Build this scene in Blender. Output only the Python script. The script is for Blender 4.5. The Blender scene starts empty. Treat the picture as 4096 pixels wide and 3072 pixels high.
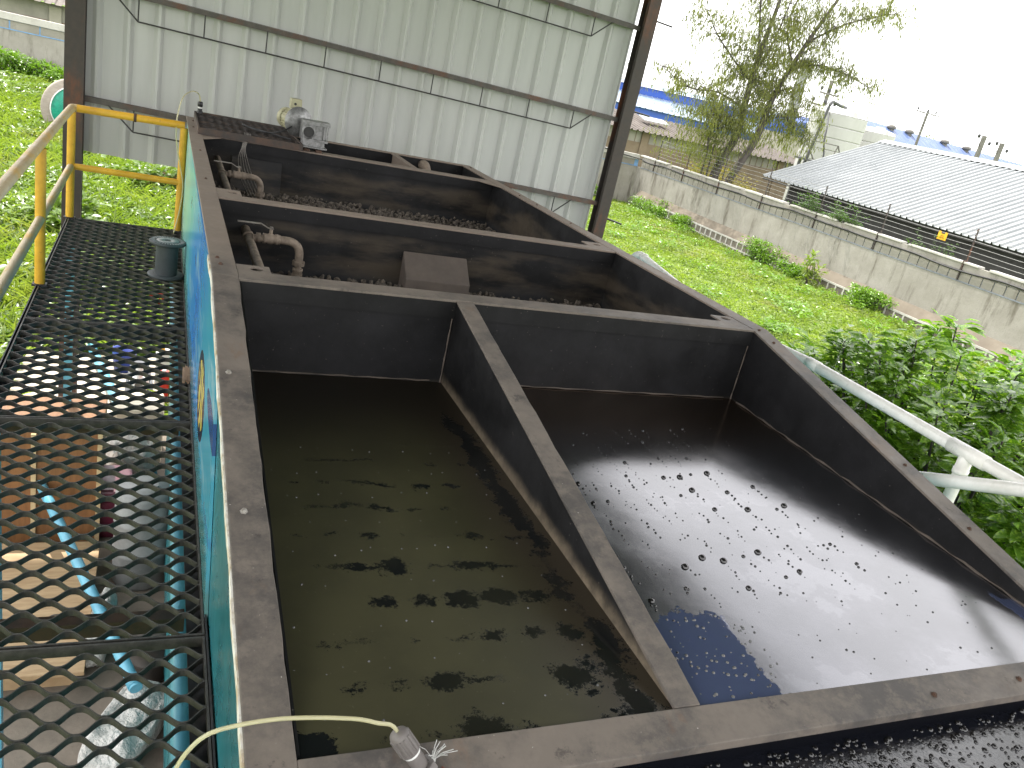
import bpy, bmesh, math, random
import numpy as np
from mathutils import Vector, Matrix
random.seed(7); rng = np.random.default_rng(7)
sc = bpy.context.scene
col = sc.collection
PI = math.pi

# ------------------------------------------------------------------ camera
cam_d = bpy.data.cameras.new('camera'); cam = bpy.data.objects.new('camera', cam_d); col.objects.link(cam)
cam_d.sensor_width = 36; cam_d.lens = 28.593; cam_d.clip_start = 0.05; cam_d.clip_end = 3000
X = Vector((0.9100915, -0.3579757, 0.2087747)).normalized()
Zb = -Vector((0.4110489, 0.8437978, -0.3450275)); Zb = (Zb - X*Zb.dot(X)).normalized()
Yb = Zb.cross(X)
M = Matrix((X, Yb, Zb)).transposed().to_4x4(); M.translation = (0, 0, 5.0)
cam.matrix_world = M
sc.camera = cam

# ------------------------------------------------------------------ world, sun, exposure
SUN = Vector((-0.16, 0.43, 0.89)).normalized()
el = math.asin(SUN.z); az = math.atan2(SUN.x, SUN.y)
w = bpy.data.worlds.new('World'); sc.world = w; w.use_nodes = True
nt = w.node_tree; nt.nodes.clear()
def WN(t, **k):
    n = nt.nodes.new(t)
    for a, b in k.items(): setattr(n, a, b)
    return n
sky = WN('ShaderNodeTexSky', sky_type='NISHITA'); sky.sun_disc = False; sky.sun_elevation = el; sky.sun_rotation = az
sky.air_density = 1.2; sky.dust_density = 2.5
tc = WN('ShaderNodeTexCoord'); mp = WN('ShaderNodeMapping'); mp.inputs['Scale'].default_value = (1.6, 1.6, 4.5)
ns = WN('ShaderNodeTexNoise'); ns.inputs['Scale'].default_value = 1.7; ns.inputs['Detail'].default_value = 7
cr = WN('ShaderNodeValToRGB'); cr.color_ramp.elements[0].position = .30; cr.color_ramp.elements[1].position = .50
cr.color_ramp.elements[0].color = (.8, .8, .8, 1); cr.color_ramp.elements[1].color = (1, 1, 1, 1)
mx = WN('ShaderNodeMix', data_type='RGBA'); mx.inputs['B'].default_value = (17.6, 17.5, 17.5, 1)
bg = WN('ShaderNodeBackground'); bg.inputs['Strength'].default_value = 0.10
wo = WN('ShaderNodeOutputWorld')
L = nt.links.new
L(tc.outputs['Generated'], mp.inputs['Vector']); L(mp.outputs['Vector'], ns.inputs['Vector']); L(ns.outputs['Fac'], cr.inputs['Fac'])
L(cr.outputs['Color'], mx.inputs['Factor']); L(sky.outputs['Color'], mx.inputs['A']); L(mx.outputs['Result'], bg.inputs['Color'])
L(bg.outputs['Background'], wo.inputs['Surface'])
sd = bpy.data.lights.new('sun', 'SUN'); sun = bpy.data.objects.new('sun', sd); col.objects.link(sun)
sd.energy = 3.7; sd.angle = math.radians(0.6); sd.color = (1, .95, .87)
sun.rotation_euler = (-SUN).to_track_quat('-Z', 'Y').to_euler(); sun.location = (0, 0, 60)
sc.view_settings.view_transform = 'Standard'; sc.view_settings.look = 'None'
sc.view_settings.exposure = 0.95; sc.view_settings.gamma = 1

# ------------------------------------------------------------------ mesh builder
class MB:
    def __init__(s): s.v = []; s.f = []; s.sm = []; s.mi = []; s.m = 0
    def add(s, vs, fs, smooth=False):
        o = len(s.v); s.v.extend([tuple(p) for p in vs])
        for f in fs: s.f.append([i+o for i in f]); s.sm.append(smooth); s.mi.append(s.m)
        return s
    def hexa(s, p):   # 8 points: bottom 4 then top 4, ccw from above
        return s.add(p, [(3,2,1,0),(4,5,6,7),(0,1,5,4),(1,2,6,5),(2,3,7,6),(3,0,4,7)])
    def box(s, x0, x1, y0, y1, z0, z1):
        return s.hexa([(x0,y0,z0),(x1,y0,z0),(x1,y1,z0),(x0,y1,z0),(x0,y0,z1),(x1,y0,z1),(x1,y1,z1),(x0,y1,z1)])
    def bar(s, a, b, wd, ht, up=(0,0,1)):   # rectangular bar from a to b
        a, b = Vector(a), Vector(b); d = (b-a).normalized(); u = Vector(up)
        sd_ = d.cross(u)
        if sd_.length < 1e-4: sd_ = d.cross(Vector((1,0,0)))
        sd_.normalize(); u = sd_.cross(d); sd_ *= wd/2; u = u*ht/2
        return s.hexa([a-sd_-u, a+sd_-u, b+sd_-u, b-sd_-u, a-sd_+u, a+sd_+u, b+sd_+u, b-sd_+u])
    def tube(s, pts, r, n=12, caps=True):
        pts = [Vector(p) for p in pts]; rs = r if isinstance(r, (list, tuple)) else [r]*len(pts)
        d0 = (pts[1]-pts[0]).normalized(); u = d0.orthogonal().normalized()
        rings = []
        for i, p in enumerate(pts):
            if i == 0: d = pts[1]-pts[0]
            elif i == len(pts)-1: d = pts[-1]-pts[-2]
            else: d = (pts[i+1]-pts[i]).normalized()+(pts[i]-pts[i-1]).normalized()
            d.normalize(); u = (u-d*u.dot(d)).normalized(); v = d.cross(u)
            rings.append([p+(u*math.cos(2*PI*k/n)+v*math.sin(2*PI*k/n))*rs[i] for k in range(n)])
        fs = []
        for i in range(len(pts)-1):
            for k in range(n): fs.append((i*n+k, i*n+(k+1)%n, (i+1)*n+(k+1)%n, (i+1)*n+k))
        s.add([p for r_ in rings for p in r_], fs, True)
        if caps:
            s.add(rings[0], [tuple(range(n-1,-1,-1))]); s.add(rings[-1], [tuple(range(n))])
        return s
    def lathe(s, prof, c, ax=(0,0,1), n=24, smooth=True):   # prof: (radius, height) along axis
        ax = Vector(ax).normalized(); u = ax.orthogonal().normalized(); v = ax.cross(u); c = Vector(c)
        vs = [c+ax*h+(u*math.cos(2*PI*k/n)+v*math.sin(2*PI*k/n))*r for r, h in prof for k in range(n)]
        fs = [(i*n+k, i*n+(k+1)%n, (i+1)*n+(k+1)%n, (i+1)*n+k) for i in range(len(prof)-1) for k in range(n)]
        return s.add(vs, fs, smooth)
    def cyl(s, c, r, h, ax=(0,0,1), n=20):
        ax = Vector(ax).normalized(); return s.tube([Vector(c), Vector(c)+ax*h], r, n)
    def quad(s, a, b, c_, d): return s.add([a, b, c_, d], [(0,1,2,3)])
    def prism(s, poly, ext):   # polygon points (3d) extruded by vector
        n = len(poly); e = Vector(ext); P = [Vector(p) for p in poly]; Q = [p+e for p in P]
        return s.add(P+Q, [tuple(range(n-1,-1,-1)), tuple(range(n,2*n))]+[(i,(i+1)%n,n+(i+1)%n,n+i) for i in range(n)])
    def mesh(s, name):
        me = bpy.data.meshes.new(name); me.from_pydata(s.v, [], s.f); me.update()
        me.polygons.foreach_set('use_smooth', s.sm)
        if max(s.mi or [0]): me.polygons.foreach_set('material_index', s.mi)
        return me

def setp(o, label=None, cat=None, group=None, kind=None):
    if label: o['label'] = label
    if cat: o['category'] = cat
    if group: o['group'] = group
    if kind: o['kind'] = kind
    return o
def wloc(o):
    p = Vector(o.location)
    while o.parent: o = o.parent; p = p+o.location
    return p
def obj(name, mb, mat, parent=None, label=None, cat=None, group=None, kind=None, bevel=0, local=False):
    me = mb.mesh(name) if isinstance(mb, MB) else mb
    o = bpy.data.objects.new(name, me); col.objects.link(o)
    for m in (mat if isinstance(mat, (list, tuple)) else [mat]): me.materials.append(m)
    if parent:
        o.parent = parent
        if not local: o.location = -wloc(parent)
    if bevel:
        b = o.modifiers.new('bevel', 'BEVEL'); b.width = bevel; b.segments = 2; b.limit_method = 'ANGLE'; b.angle_limit = math.radians(40)
    return setp(o, label, cat, group, kind)
def thing(name, label, cat, loc=(0,0,0), group=None):
    o = bpy.data.objects.new(name, None); col.objects.link(o); o.location = loc; o.empty_display_size = .1
    return setp(o, label, cat, group)
def dup(root, dloc=None, loc=None, rotz=None, label=None, group=None):
    def cp(o, par):
        c = o.copy(); col.objects.link(c); c.parent = par
        for ch in list(o.children): cp(ch, c)
        return c
    r = cp(root, None)
    if loc is not None: r.location = loc
    if dloc is not None: r.location = root.location+Vector(dloc)
    if rotz is not None: r.rotation_euler.z = rotz
    return setp(r, label, None, group)
def arc(p0, p1, p2, n=8):   # quadratic bezier
    p0, p1, p2 = Vector(p0), Vector(p1), Vector(p2)
    return [p0*(1-t)**2+p1*2*t*(1-t)+p2*t*t for t in [i/n for i in range(n+1)]]
def spline(pts, n=8):       # catmull-rom through the points
    P = [Vector(p) for p in pts]; P = [P[0]*2-P[1]]+P+[P[-1]*2-P[-2]]; out = []
    for i in range(1, len(P)-2):
        a, b, c, d = P[i-1:i+3]
        for k in range(n):
            t = k/n; out.append(.5*((2*b)+(c-a)*t+(2*a-5*b+4*c-d)*t*t+(3*b-a-3*c+d)*t**3))
    return out+[P[-2]]

# ------------------------------------------------------------------ materials
class NB:
    def __init__(s, name):
        s.m = bpy.data.materials.new(name); s.m.use_nodes = True; s.t = s.m.node_tree
        s.b = s.t.nodes['Principled BSDF']; s.o = s.t.nodes['Material Output']; s.tc = s.n('ShaderNodeTexCoord')
    def n(s, t, **k):
        x = s.t.nodes.new(t)
        for a, b in k.items(): setattr(x, a, b)
        return x
    def l(s, a, b): s.t.links.new(a, b)
    def sock(s, inp, v):
        if hasattr(v, 'links') or hasattr(v, 'is_linked'): s.l(v, inp)
        else: inp.default_value = v
    def noise(s, scale=5, detail=6, rough=.6, stretch=(1,1,1), seed=0, coord='Object', dist=0):
        mp = s.n('ShaderNodeMapping'); mp.inputs['Scale'].default_value = stretch; mp.inputs['Location'].default_value = (seed*3.7, seed*1.3, seed*2.1)
        s.l(s.tc.outputs[coord], mp.inputs['Vector'])
        x = s.n('ShaderNodeTexNoise'); x.inputs['Scale'].default_value = scale; x.inputs['Detail'].default_value = detail
        x.inputs['Roughness'].default_value = rough; x.inputs['Distortion'].default_value = dist
        s.l(mp.outputs['Vector'], x.inputs['Vector']); return x.outputs['Fac']
    def ramp(s, fac, stops):
        r = s.n('ShaderNodeValToRGB'); e = r.color_ramp.elements
        while len(e) < len(stops): e.new(.5)
        for i, (p, c) in enumerate(stops):
            e[i].position = p; c = (c, c, c) if isinstance(c, (int, float)) else c; e[i].color = (*c[:3], 1)
        s.l(fac, r.inputs['Fac']); return r.outputs['Color']
    def mix(s, f, a, b, mode='MIX'):
        x = s.n('ShaderNodeMix', data_type='RGBA', blend_type=mode)
        s.sock(x.inputs['Factor'], f)
        for nm, v in (('A', a), ('B', b)):
            if isinstance(v, (tuple, list)): x.inputs[nm].default_value = (*v[:3], 1)
            else: s.l(v, x.inputs[nm])
        return x.outputs['Result']
    def math(s, op, a, b=0.0, c=None):
        x = s.n('ShaderNodeMath', operation=op); s.sock(x.inputs[0], a); s.sock(x.inputs[1], b)
        if c is not None: s.sock(x.inputs[2], c)
        return x.outputs[0]
    def xyz(s, coord='Object'):
        x = s.n('ShaderNodeSeparateXYZ'); s.l(s.tc.outputs[coord], x.inputs[0]); return x.outputs
    def sstep(s, v, a, b):
        x = s.n('ShaderNodeMapRange', interpolation_type='SMOOTHSTEP'); s.sock(x.inputs['Value'], v)
        x.inputs['From Min'].default_value = a; x.inputs['From Max'].default_value = b; return x.outputs['Result']
    def bump(s, h, strength=.3, dist=.01):
        x = s.n('ShaderNodeBump'); x.inputs['Strength'].default_value = strength; x.inputs['Distance'].default_value = dist
        s.l(h, x.inputs['Height']); s.l(x.outputs['Normal'], s.b.inputs['Normal']); return x
    def base(s, c): s.sock(s.b.inputs['Base Color'], (*c[:3], 1) if isinstance(c, (tuple, list)) else c); return s
    def rough(s, r): s.sock(s.b.inputs['Roughness'], r); return s
    def set(s, **k):
        for a, v in k.items(): s.b.inputs[a.replace('_', ' ')].default_value = v
        return s

def simple(name, c1, c2=None, scale=8, rough=.6, metal=0, bump=.15, stretch=(1,1,1), detail=6, lo=.35, hi=.65, bd=.004, spec=None):
    b = NB(name); c2 = c2 or tuple(x*.75 for x in c1)
    f = b.noise(scale, detail, .65, stretch)
    b.base(b.ramp(f, [(lo, c2), (hi, c1)])); b.rough(b.ramp(b.noise(scale*1.7, 4, .6, stretch, 2), [(.3, max(rough-.12, .03)), (.7, min(rough+.12, 1))]))
    b.set(Metallic=metal)
    if spec is not None: b.set(Specular_IOR_Level=spec)
    if bump: b.bump(b.noise(scale*6, 4, .6, stretch, 5), bump, bd)
    return b.m
def rusty(name, paint, rust=(.16,.055,.022), scale=4, amount=.5, rough=.65, stretch=(1,1,1), dust=None, bump=.25):
    b = NB(name)
    f = b.noise(scale, 9, .7, stretch); g = b.noise(scale*5, 6, .7, (1,1,1), 3)
    p = b.mix(b.sstep(g, .3, .75), tuple(x*.65 for x in paint), tuple(x*1.25 for x in paint))
    r = b.mix(g, tuple(x*.5 for x in rust), tuple(x*1.3 for x in rust))
    c = b.mix(b.sstep(f, 1-amount-.12, 1-amount+.12), p, r)
    if dust:
        c = b.mix(b.sstep(b.noise(scale*1.5, 8, .7, (1,1,1), 9), .35, .7), c, dust)
        spk = b.sstep(b.noise(scale*34, 2, .5, (1,1,1), 4), .72, .78); c = b.mix(b.math('MULTIPLY', spk, .6), c, tuple(x*1.9 for x in dust))
    b.base(c); b.rough(b.ramp(g, [(.3, rough-.15), (.7, rough+.15)])); b.bump(g, bump, .004)
    return b.m

M_ = {}
def dusty_far(m):
    t = m.node_tree; b = t.nodes['Principled BSDF']; src = b.inputs['Base Color'].links[0].from_socket
    g = t.nodes.new('ShaderNodeNewGeometry'); s_ = t.nodes.new('ShaderNodeSeparateXYZ'); t.links.new(g.outputs['Position'], s_.inputs[0])
    r = t.nodes.new('ShaderNodeMapRange'); r.interpolation_type = 'SMOOTHSTEP'; r.inputs['From Min'].default_value = 3.2; r.inputs['From Max'].default_value = 4.2; r.inputs['To Max'].default_value = .62
    t.links.new(s_.outputs['Y'], r.inputs['Value']); x = t.nodes.new('ShaderNodeMix'); x.data_type = 'RGBA'; t.links.new(r.outputs['Result'], x.inputs['Factor']); t.links.new(src, x.inputs['A']); x.inputs['B'].default_value = (.27,.212,.165,1); t.links.new(x.outputs['Result'], b.inputs['Base Color'])
b = NB('dusty_rim_steel'); f = b.noise(2.6, 10, .74); g = b.noise(14, 8, .72, (1,1,1), 3); h_ = b.noise(5, 8, .7, (1,.6,1), 6)
c = b.mix(b.sstep(f, .36, .62), (.078,.071,.066), (.172,.147,.124)); c = b.mix(b.math('MULTIPLY', b.sstep(g, .48, .66), .55), c, (.200,.170,.142))
c = b.mix(b.math('MULTIPLY', b.sstep(h_, .58, .72), .5), c, (.17,.095,.055)); c = b.mix(b.math('MULTIPLY', b.sstep(b.noise(9, 9, .75, (1,1,1), 8), .58, .66), .55), c, (.028,.026,.027))
c = b.mix(b.math('MULTIPLY', b.sstep(b.noise(95, 2, .5, (1,1,1), 4), .74, .79), .7), c, (.45,.42,.38)); b.base(c)
b.rough(b.ramp(g, [(.3,.48),(.7,.72)])); b.set(Specular_IOR_Level=.3); b.bump(g, .3, .004); M_['rim'] = b.m
dusty_far(M_['rim'])
def inner_steel(name, base=(.0085,.0085,.009), streak=0., waterline=None, wl=1.0):
    b = NB(name); o = b.xyz()
    f = b.noise(3, 9, .7); c = b.mix(b.sstep(f, .3, .75), tuple(x*.6 for x in base), tuple(x*1.7 for x in base))
    spk = b.sstep(b.noise(60, 3, .6, (1,1,1), 4), .69, .75); c = b.mix(b.math('MULTIPLY', spk, .5), c, (.16,.14,.12))
    if streak:
        s_ = b.noise(1.6, 8, .62, (1, 1, 4.5), 6); zz = b.math('ADD', o['Z'], b.math('MULTIPLY', b.noise(1.3, 4, .5, (1,1,1), 8), .35))
        band = b.math('MULTIPLY', b.sstep(zz, 3.72, 3.80), b.math('SUBTRACT', 1.0, b.sstep(zz, 3.98, 4.08)))
        c = b.mix(b.math('MULTIPLY', b.math('MULTIPLY', b.sstep(s_, .38, .62), band), streak), c, (.16,.125,.085))
        low = b.math('SUBTRACT', 1.0, b.sstep(zz, 3.72, 3.84)); c = b.mix(b.math('MULTIPLY', low, .35), c, (.06,.062,.068))
    if waterline:
        zz = b.math('ADD', o['Z'], b.math('MULTIPLY', b.noise(9, 5, .7, (1,1,1), 8), .05))
        band = b.math('SUBTRACT', 1.0, b.sstep(zz, waterline-.045, waterline+.022))
        c = b.mix(b.math('MULTIPLY', band, b.math('MULTIPLY', b.ramp(b.noise(25, 4, .6), [(.3,.45),(.7,1.0)]), wl)), c, (.27,.215,.15))
    b.base(c); b.rough(b.ramp(b.noise(6, 4, .6, (1,1,1), 2), [(.3,.42),(.7,.68)])); b.set(Specular_IOR_Level=.24); b.bump(b.noise(40, 4, .6), .18, .003)
    return b.m
M_['black'] = inner_steel('black_painted_steel')
M_['blackwall'] = inner_steel('stained_bay_wall', (.0115,.0115,.012), .32)
M_['divider'] = inner_steel('divider_steel', (.011,.011,.0115), 0, 3.640, .8)
M_['wallwet'] = inner_steel('wet_wall_steel', (.0095,.0095,.0105), 0, 3.598, .35)
M_['grate'] = simple('expanded_metal', (.088,.083,.074), (.045,.043,.040), 30, .55, .3, .3)
M_['grateb'] = rusty('rusty_expanded_metal', (.038,.032,.028), (.085,.055,.036), 9, .4, .75)
M_['frame'] = rusty('black_walkway_frame', (.024,.024,.026), (.07,.045,.03), 5, .34, .55)
M_['beamrust'] = rusty('brown_cross_beam', (.05,.042,.036), (.10,.06,.04), 5, .5, .7)
def yellow(name, faded):
    b = NB(name); f = b.noise(7, 8, .7); c = b.mix(b.sstep(f, .3, .7), (.55,.29,.015), (.72,.41,.03))
    if faded: c = b.mix(b.sstep(b.noise(5, 8, .7, (1,.35,1), 3), .28, .52), c, (.50,.40,.24))
    c = b.mix(b.sstep(b.noise(13, 8, .75, (1,1,1), 6), .67, .72), c, (.14,.06,.02))
    c = b.mix(b.math('MULTIPLY', b.sstep(b.noise(30, 8, .75, (1,1,1), 8), .60, .68), .7), c, (.20,.11,.03)); c = b.mix(b.math('MULTIPLY', b.sstep(b.noise(2.5, 6, .7, (1,1,1), 9), .45, .7), .35), c, (.33,.20,.05))
    b.base(c); b.rough(b.ramp(f, [(.3,.40),(.7,.66)])); b.bump(b.noise(50, 4, .6), .2, .003); return b.m
M_['yellow'] = yellow('yellow_rail_paint', False); M_['yellowf'] = yellow('faded_yellow_rail_paint', True)
M_['teal'] = simple('teal_tank_paint', (.018,.165,.185), (.013,.125,.145), 2.5, .32, 0, .06)
# printed mural on the tank side: sky, water, one yellow striped fish
b = NB('mural_print'); o = b.xyz(); yy = b.math('ADD', o['Y'], b.math('MULTIPLY', b.noise(1.4, 5, .6, (1,.7,2.5)), 1.5))
c = b.ramp(b.math('DIVIDE', yy, 10), [(.30,(.045,.33,.43)),(.44,(.05,.33,.50)),(.52,(.035,.20,.58)),(.60,(.04,.26,.62)),(.68,(.10,.40,.50)),(.80,(.22,.50,.46))])
c = b.mix(b.math('MULTIPLY', b.sstep(b.noise(2.2, 6, .6, (1,.5,2), 4), .52, .70), .7), c, (.30,.52,.60))
c = b.mix(b.math('MULTIPLY', b.sstep(b.noise(3, 5, .6, (1,.4,2.5), 7), .60, .72), .5), c, (.01,.05,.33))
low = b.math('SUBTRACT', 1.0, b.sstep(b.math('ADD', o['Z'], b.math('MULTIPLY', b.noise(5, 5, .6), .3)), 3.2, 3.36)); c = b.mix(b.math('MULTIPLY', low, .7), c, (.05,.11,.05))
def ell(cy, cz, ry, rz):
    a = b.math('DIVIDE', b.math('SUBTRACT', o['Y'], cy), ry); d = b.math('DIVIDE', b.math('SUBTRACT', o['Z'], cz), rz)
    return b.math('ADD', b.math('MULTIPLY', a, a), b.math('MULTIPLY', d, d))
e1 = ell(3.66, 3.36, .30, .19); e2 = ell(3.66, 3.36, .24, .145); e3 = ell(2.98, 3.55, .30, .06)
c = b.mix(b.math('LESS_THAN', e1, 1.0), c, (.012,.02,.05))
st = b.math('GREATER_THAN', b.math('SINE', b.math('MULTIPLY', b.math('ADD', o['Y'], b.math('MULTIPLY', b.noise(6, 3, .5), .3)), 42)), -.25)
c = b.mix(b.math('MULTIPLY', b.math('LESS_THAN', e2, 1.0), st), c, (.62,.50,.09)); c = b.mix(b.math('LESS_THAN', e3, 1.0), c, (.012,.07,.22))
b.base(c); b.rough(.24); b.bump(b.noise(2.5, 3, .5, (1,.6,1)), .25, .02); M_['mural'] = b.m
M_['white_edge'] = simple('white_board_edge', (.72,.70,.64), (.45,.36,.24), 12, .7, 0, .3, lo=.4, hi=.55)
M_['screw'] = simple('zinc_screw', (.55,.53,.49), (.30,.27,.24), 80, .45, .5, .1)
M_['rustbolt'] = simple('rust_spots', (.10,.05,.03), (.05,.03,.02), 60, .8)
M_['pipe_dirty'] = simple('dusty_galvanised_pipe', (.27,.215,.165), (.12,.095,.072), 14, .7, .1, .3, lo=.35, hi=.6)
M_['handle'] = simple('dusty_lever_steel', (.30,.28,.25), (.18,.16,.14), 40, .45, .6)
M_['gravel'] = simple('filter_pebbles', (.145,.120,.095), (.035,.030,.026), 22, .85, 0, .3, lo=.35, hi=.62)
M_['bedfloor'] = simple('filter_bed_floor', (.05,.04,.032), (.02,.018,.016), 20, .9)
M_['hood'] = simple('dusty_hood_steel', (.125,.100,.082), (.085,.070,.060), 5, .75, 0, .15)
M_['alu'] = simple('cast_aluminium', (.34,.34,.335), (.17,.17,.165), 30, .45, .55, .4)
M_['dark_bore'] = simple('dark_rubber_plug', (.03,.03,.028), None, 30, .6)
M_['cream'] = simple('cream_motor_paint', (.42,.40,.26), (.30,.28,.18), 12, .5)
M_['cable'] = simple('black_cable', (.018,.018,.019), None, 40, .5)
M_['greyplastic'] = simple('dark_grey_plastic', (.050,.060,.064), (.035,.042,.046), 10, .55, 0, .12)
M_['greymark'] = simple('pale_moulded_mark', (.30,.31,.31), None, 30, .6)
M_['taupe'] = simple('taupe_plastic', (.175,.158,.150), (.135,.120,.112), 20, .5, 0, .1)
M_['twine'] = simple('frayed_white_twine', (.60,.60,.58), (.40,.40,.38), 60, .9)
M_['redwasher'] = rusty('red_oxide_washer', (.19,.055,.03), (.12,.04,.02), 20, .4, .6)
b = NB('clear_yellowed_tube'); b.base((.80,.76,.50)).rough(.12); b.set(Transmission_Weight=.55, IOR=1.38); M_['hose'] = b.m
M_['pvc'] = simple('white_pvc', (.90,.88,.83), (.78,.76,.70), 9, .32, 0, .05)
M_['bluepipe'] = simple('light_blue_pipe', (.13,.40,.53), (.09,.31,.43), 6, .38, 0, .06)
M_['ply'] = simple('plywood', (.47,.33,.19), (.34,.225,.12), 4, .7, 0, .15, (1,6,1))
M_['carton'] = simple('brown_board', (.27,.125,.045), (.19,.085,.032), 5, .6, 0, .1, (5,1,1))
M_['tan'] = simple('pale_board_edge', (.62,.48,.27), (.48,.34,.18), 15, .8)
M_['maroon'] = simple('maroon_plastic', (.115,.014,.035), (.08,.01,.025), 9, .4)
M_['drum'] = simple('grey_drum', (.26,.265,.26), (.17,.175,.172), 4, .6, 0, .15)
M_['drumd'] = simple('dark_drum', (.09,.075,.065), (.05,.045,.04), 4, .6)
M_['sack'] = simple('white_woven_sack', (.68,.67,.64), (.48,.47,.44), 2.6, .9, 0, 1.0, bd=.06, spec=.15)
M_['cream_box'] = simple('cream_bin', (.66,.60,.48), (.55,.49,.38), 6, .6)
M_['red'] = simple('red_plastic', (.55,.03,.018), (.42,.02,.012), 10, .4)
M_['bluep'] = simple('blue_plastic', (.035,.07,.36), (.025,.05,.26), 10, .4)
M_['orangep'] = simple('orange_plastic', (.70,.34,.02), None, 10, .45)
M_['whitep'] = simple('white_plastic', (.78,.78,.76), (.66,.66,.64), 10, .5)
M_['pump'] = simple('grey_pump_cast', (.10,.105,.115), (.05,.052,.058), 14, .5)
M_['wood'] = simple('wood_splinter', (.42,.28,.18), (.25,.15,.09), 40, .8, 0, .4, (1,8,1))
# shed
b = NB('cream_sheet_steel'); f = b.noise(1.2, 6, .6, (3,3,.35)); c = b.mix(b.sstep(f, .3, .7), (.405,.408,.398), (.46,.463,.452))
c = b.mix(b.math('MULTIPLY', b.sstep(b.noise(2.4, 8, .75, (2,2,.5), 3), .60, .74), .3), c, (.27,.25,.18))
b.base(c); b.rough(.38); b.bump(b.noise(3, 4, .5, (2,2,.4)), .15, .01); M_['panel'] = b.m
M_['post'] = rusty('rusty_post', (.048,.038,.033), (.17,.055,.02), 2.4, .38, .65, (1,1,.5))
M_['girt'] = rusty('girt_steel', (.085,.075,.068), (.13,.055,.03), 2.6, .42, .65)
M_['rod'] = rusty('thin_rod_steel', (.035,.033,.033), (.08,.045,.03), 6, .3, .6)
M_['roofunder'] = simple('blue_roof_sheet', (.06,.085,.20), (.05,.07,.17), 3, .45)
# outdoors
def concrete(name, c1, c2, stain=(.15,.13,.105), amt=.6, sc=.9):
    b = NB(name); f = b.noise(sc, 9, .68); c = b.mix(b.sstep(f, .3, .72), c2, c1)
    s_ = b.noise(1.3, 9, .7, (1.4,1.4,.28), 5); c = b.mix(b.math('MULTIPLY', b.sstep(s_, .50, .68), amt), c, stain)
    g = b.noise(14, 6, .7, (1,1,1), 8); c = b.mix(b.math('MULTIPLY', b.sstep(g, .55, .72), .35), c, tuple(x*.7 for x in c2))
    b.base(c); b.rough(.9); b.bump(g, .35, .02); return b.m
M_['render'] = concrete('stained_render', (.315,.298,.265), (.235,.220,.190), (.105,.092,.070), .9)
M_['block'] = concrete('hollow_block', (.275,.260,.225), (.20,.188,.160), amt=.5)
M_['cap'] = concrete('white_cap_slab', (.50,.485,.45), (.36,.345,.315), (.3,.28,.25), .35)
M_['ledge'] = simple('grey_blue_mortar', (.20,.225,.255), (.14,.15,.165), 3, .8)
M_['bluemortar'] = simple('blue_painted_mortar', (.17,.32,.55), (.13,.24,.40), 3, .7)
M_['stone'] = concrete('rough_stone_footing', (.20,.175,.145), (.12,.105,.085), sc=5)
b = NB('soil_and_weeds'); f = b.noise(.6, 8, .7); g = b.noise(9, 8, .75, (1,1,1), 4)
c = b.mix(b.sstep(g, .3, .7), (.055,.10,.012), (.15,.24,.03)); c = b.mix(b.math('MULTIPLY', b.sstep(f, .58, .72), .5), c, (.16,.13,.07)); b.base(c); b.rough(.95); b.bump(g, .6, .08); M_['ground'] = b.m
M_['pad'] = concrete('pale_concrete_pad', (.60,.54,.45), (.47,.41,.33), (.3,.25,.19), .4, 2.5)
def leafm(name, c1, c2, c3=None, sc=1.2, rough=.42, trans=.45, spec=.5, dry=None):
    b = NB(name); f = b.noise(sc, 3, .6); g = b.noise(40, 1, .5, (1,1,1), 3)
    c = b.mix(b.sstep(f, .36, .64), c1, c2)
    if c3: c = b.mix(b.sstep(g, .52, .60), c, c3)
    if dry: c = b.mix(b.math('MULTIPLY', b.sstep(b.noise(.45, 7, .7, (1,1,1), 7), .50, .68), .75), c, dry)
    b.base(c); b.rough(rough); b.set(Specular_IOR_Level=spec)
    tr = b.n('ShaderNodeBsdfTranslucent'); b.l(b.mix(1.0, c, (1.3,1.4,.5), 'MULTIPLY'), tr.inputs['Color'])
    ms = b.n('ShaderNodeMixShader'); ms.inputs[0].default_value = trans
    b.l(b.b.outputs[0], ms.inputs[1]); b.l(tr.outputs[0], ms.inputs[2]); b.l(ms.outputs[0], b.o.inputs['Surface']); return b.m
M_['grass'] = leafm('lawn_weed_leaves', (.19,.27,.045), (.28,.36,.08), (.11,.17,.03), .7, .45, .45, .5, (.26,.27,.10))
M_['weed'] = leafm('broad_weed_leaves', (.12,.20,.03), (.19,.28,.05), (.08,.14,.025), .9, .28, .35, .7)
M_['bushleaf'] = leafm('glossy_shrub_leaves', (.085,.18,.022), (.14,.27,.03), (.24,.38,.045), 1.5, .25, .38, .7)
M_['euc'] = leafm('drooping_tree_leaves', (.075,.095,.042), (.15,.175,.042), (.27,.28,.048), .5, .5, .35)
M_['yelleaf'] = leafm('yellow_bush_leaves', (.25,.21,.06), (.33,.26,.06), (.16,.17,.05), .8, .6, .4)
M_['vine'] = leafm('wall_creeper_leaves', (.05,.11,.02), (.08,.16,.025), None, 2, .5, .35)
M_['bark'] = simple('grey_bark', (.095,.082,.073), (.05,.042,.037), 5, .9, 0, .5, (1,1,.3))
M_['zinc'] = simple('bright_zinc_roof', (.32,.335,.34), (.27,.285,.29), .6, .35, .3, .05)
M_['darkwall'] = simple('dark_wall_sheet', (.045,.042,.042), (.032,.030,.030), 2, .7)
M_['brownroof'] = simple('weathered_brown_roof', (.125,.105,.092), (.075,.062,.054), .8, .8, 0, .1)
M_['brick'] = concrete('brown_block_wall', (.21,.16,.115), (.145,.105,.075), amt=.3, sc=.5)
M_['tile'] = simple('pale_glazed_band', (.27,.25,.22), (.20,.185,.165), .8, .6)
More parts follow.
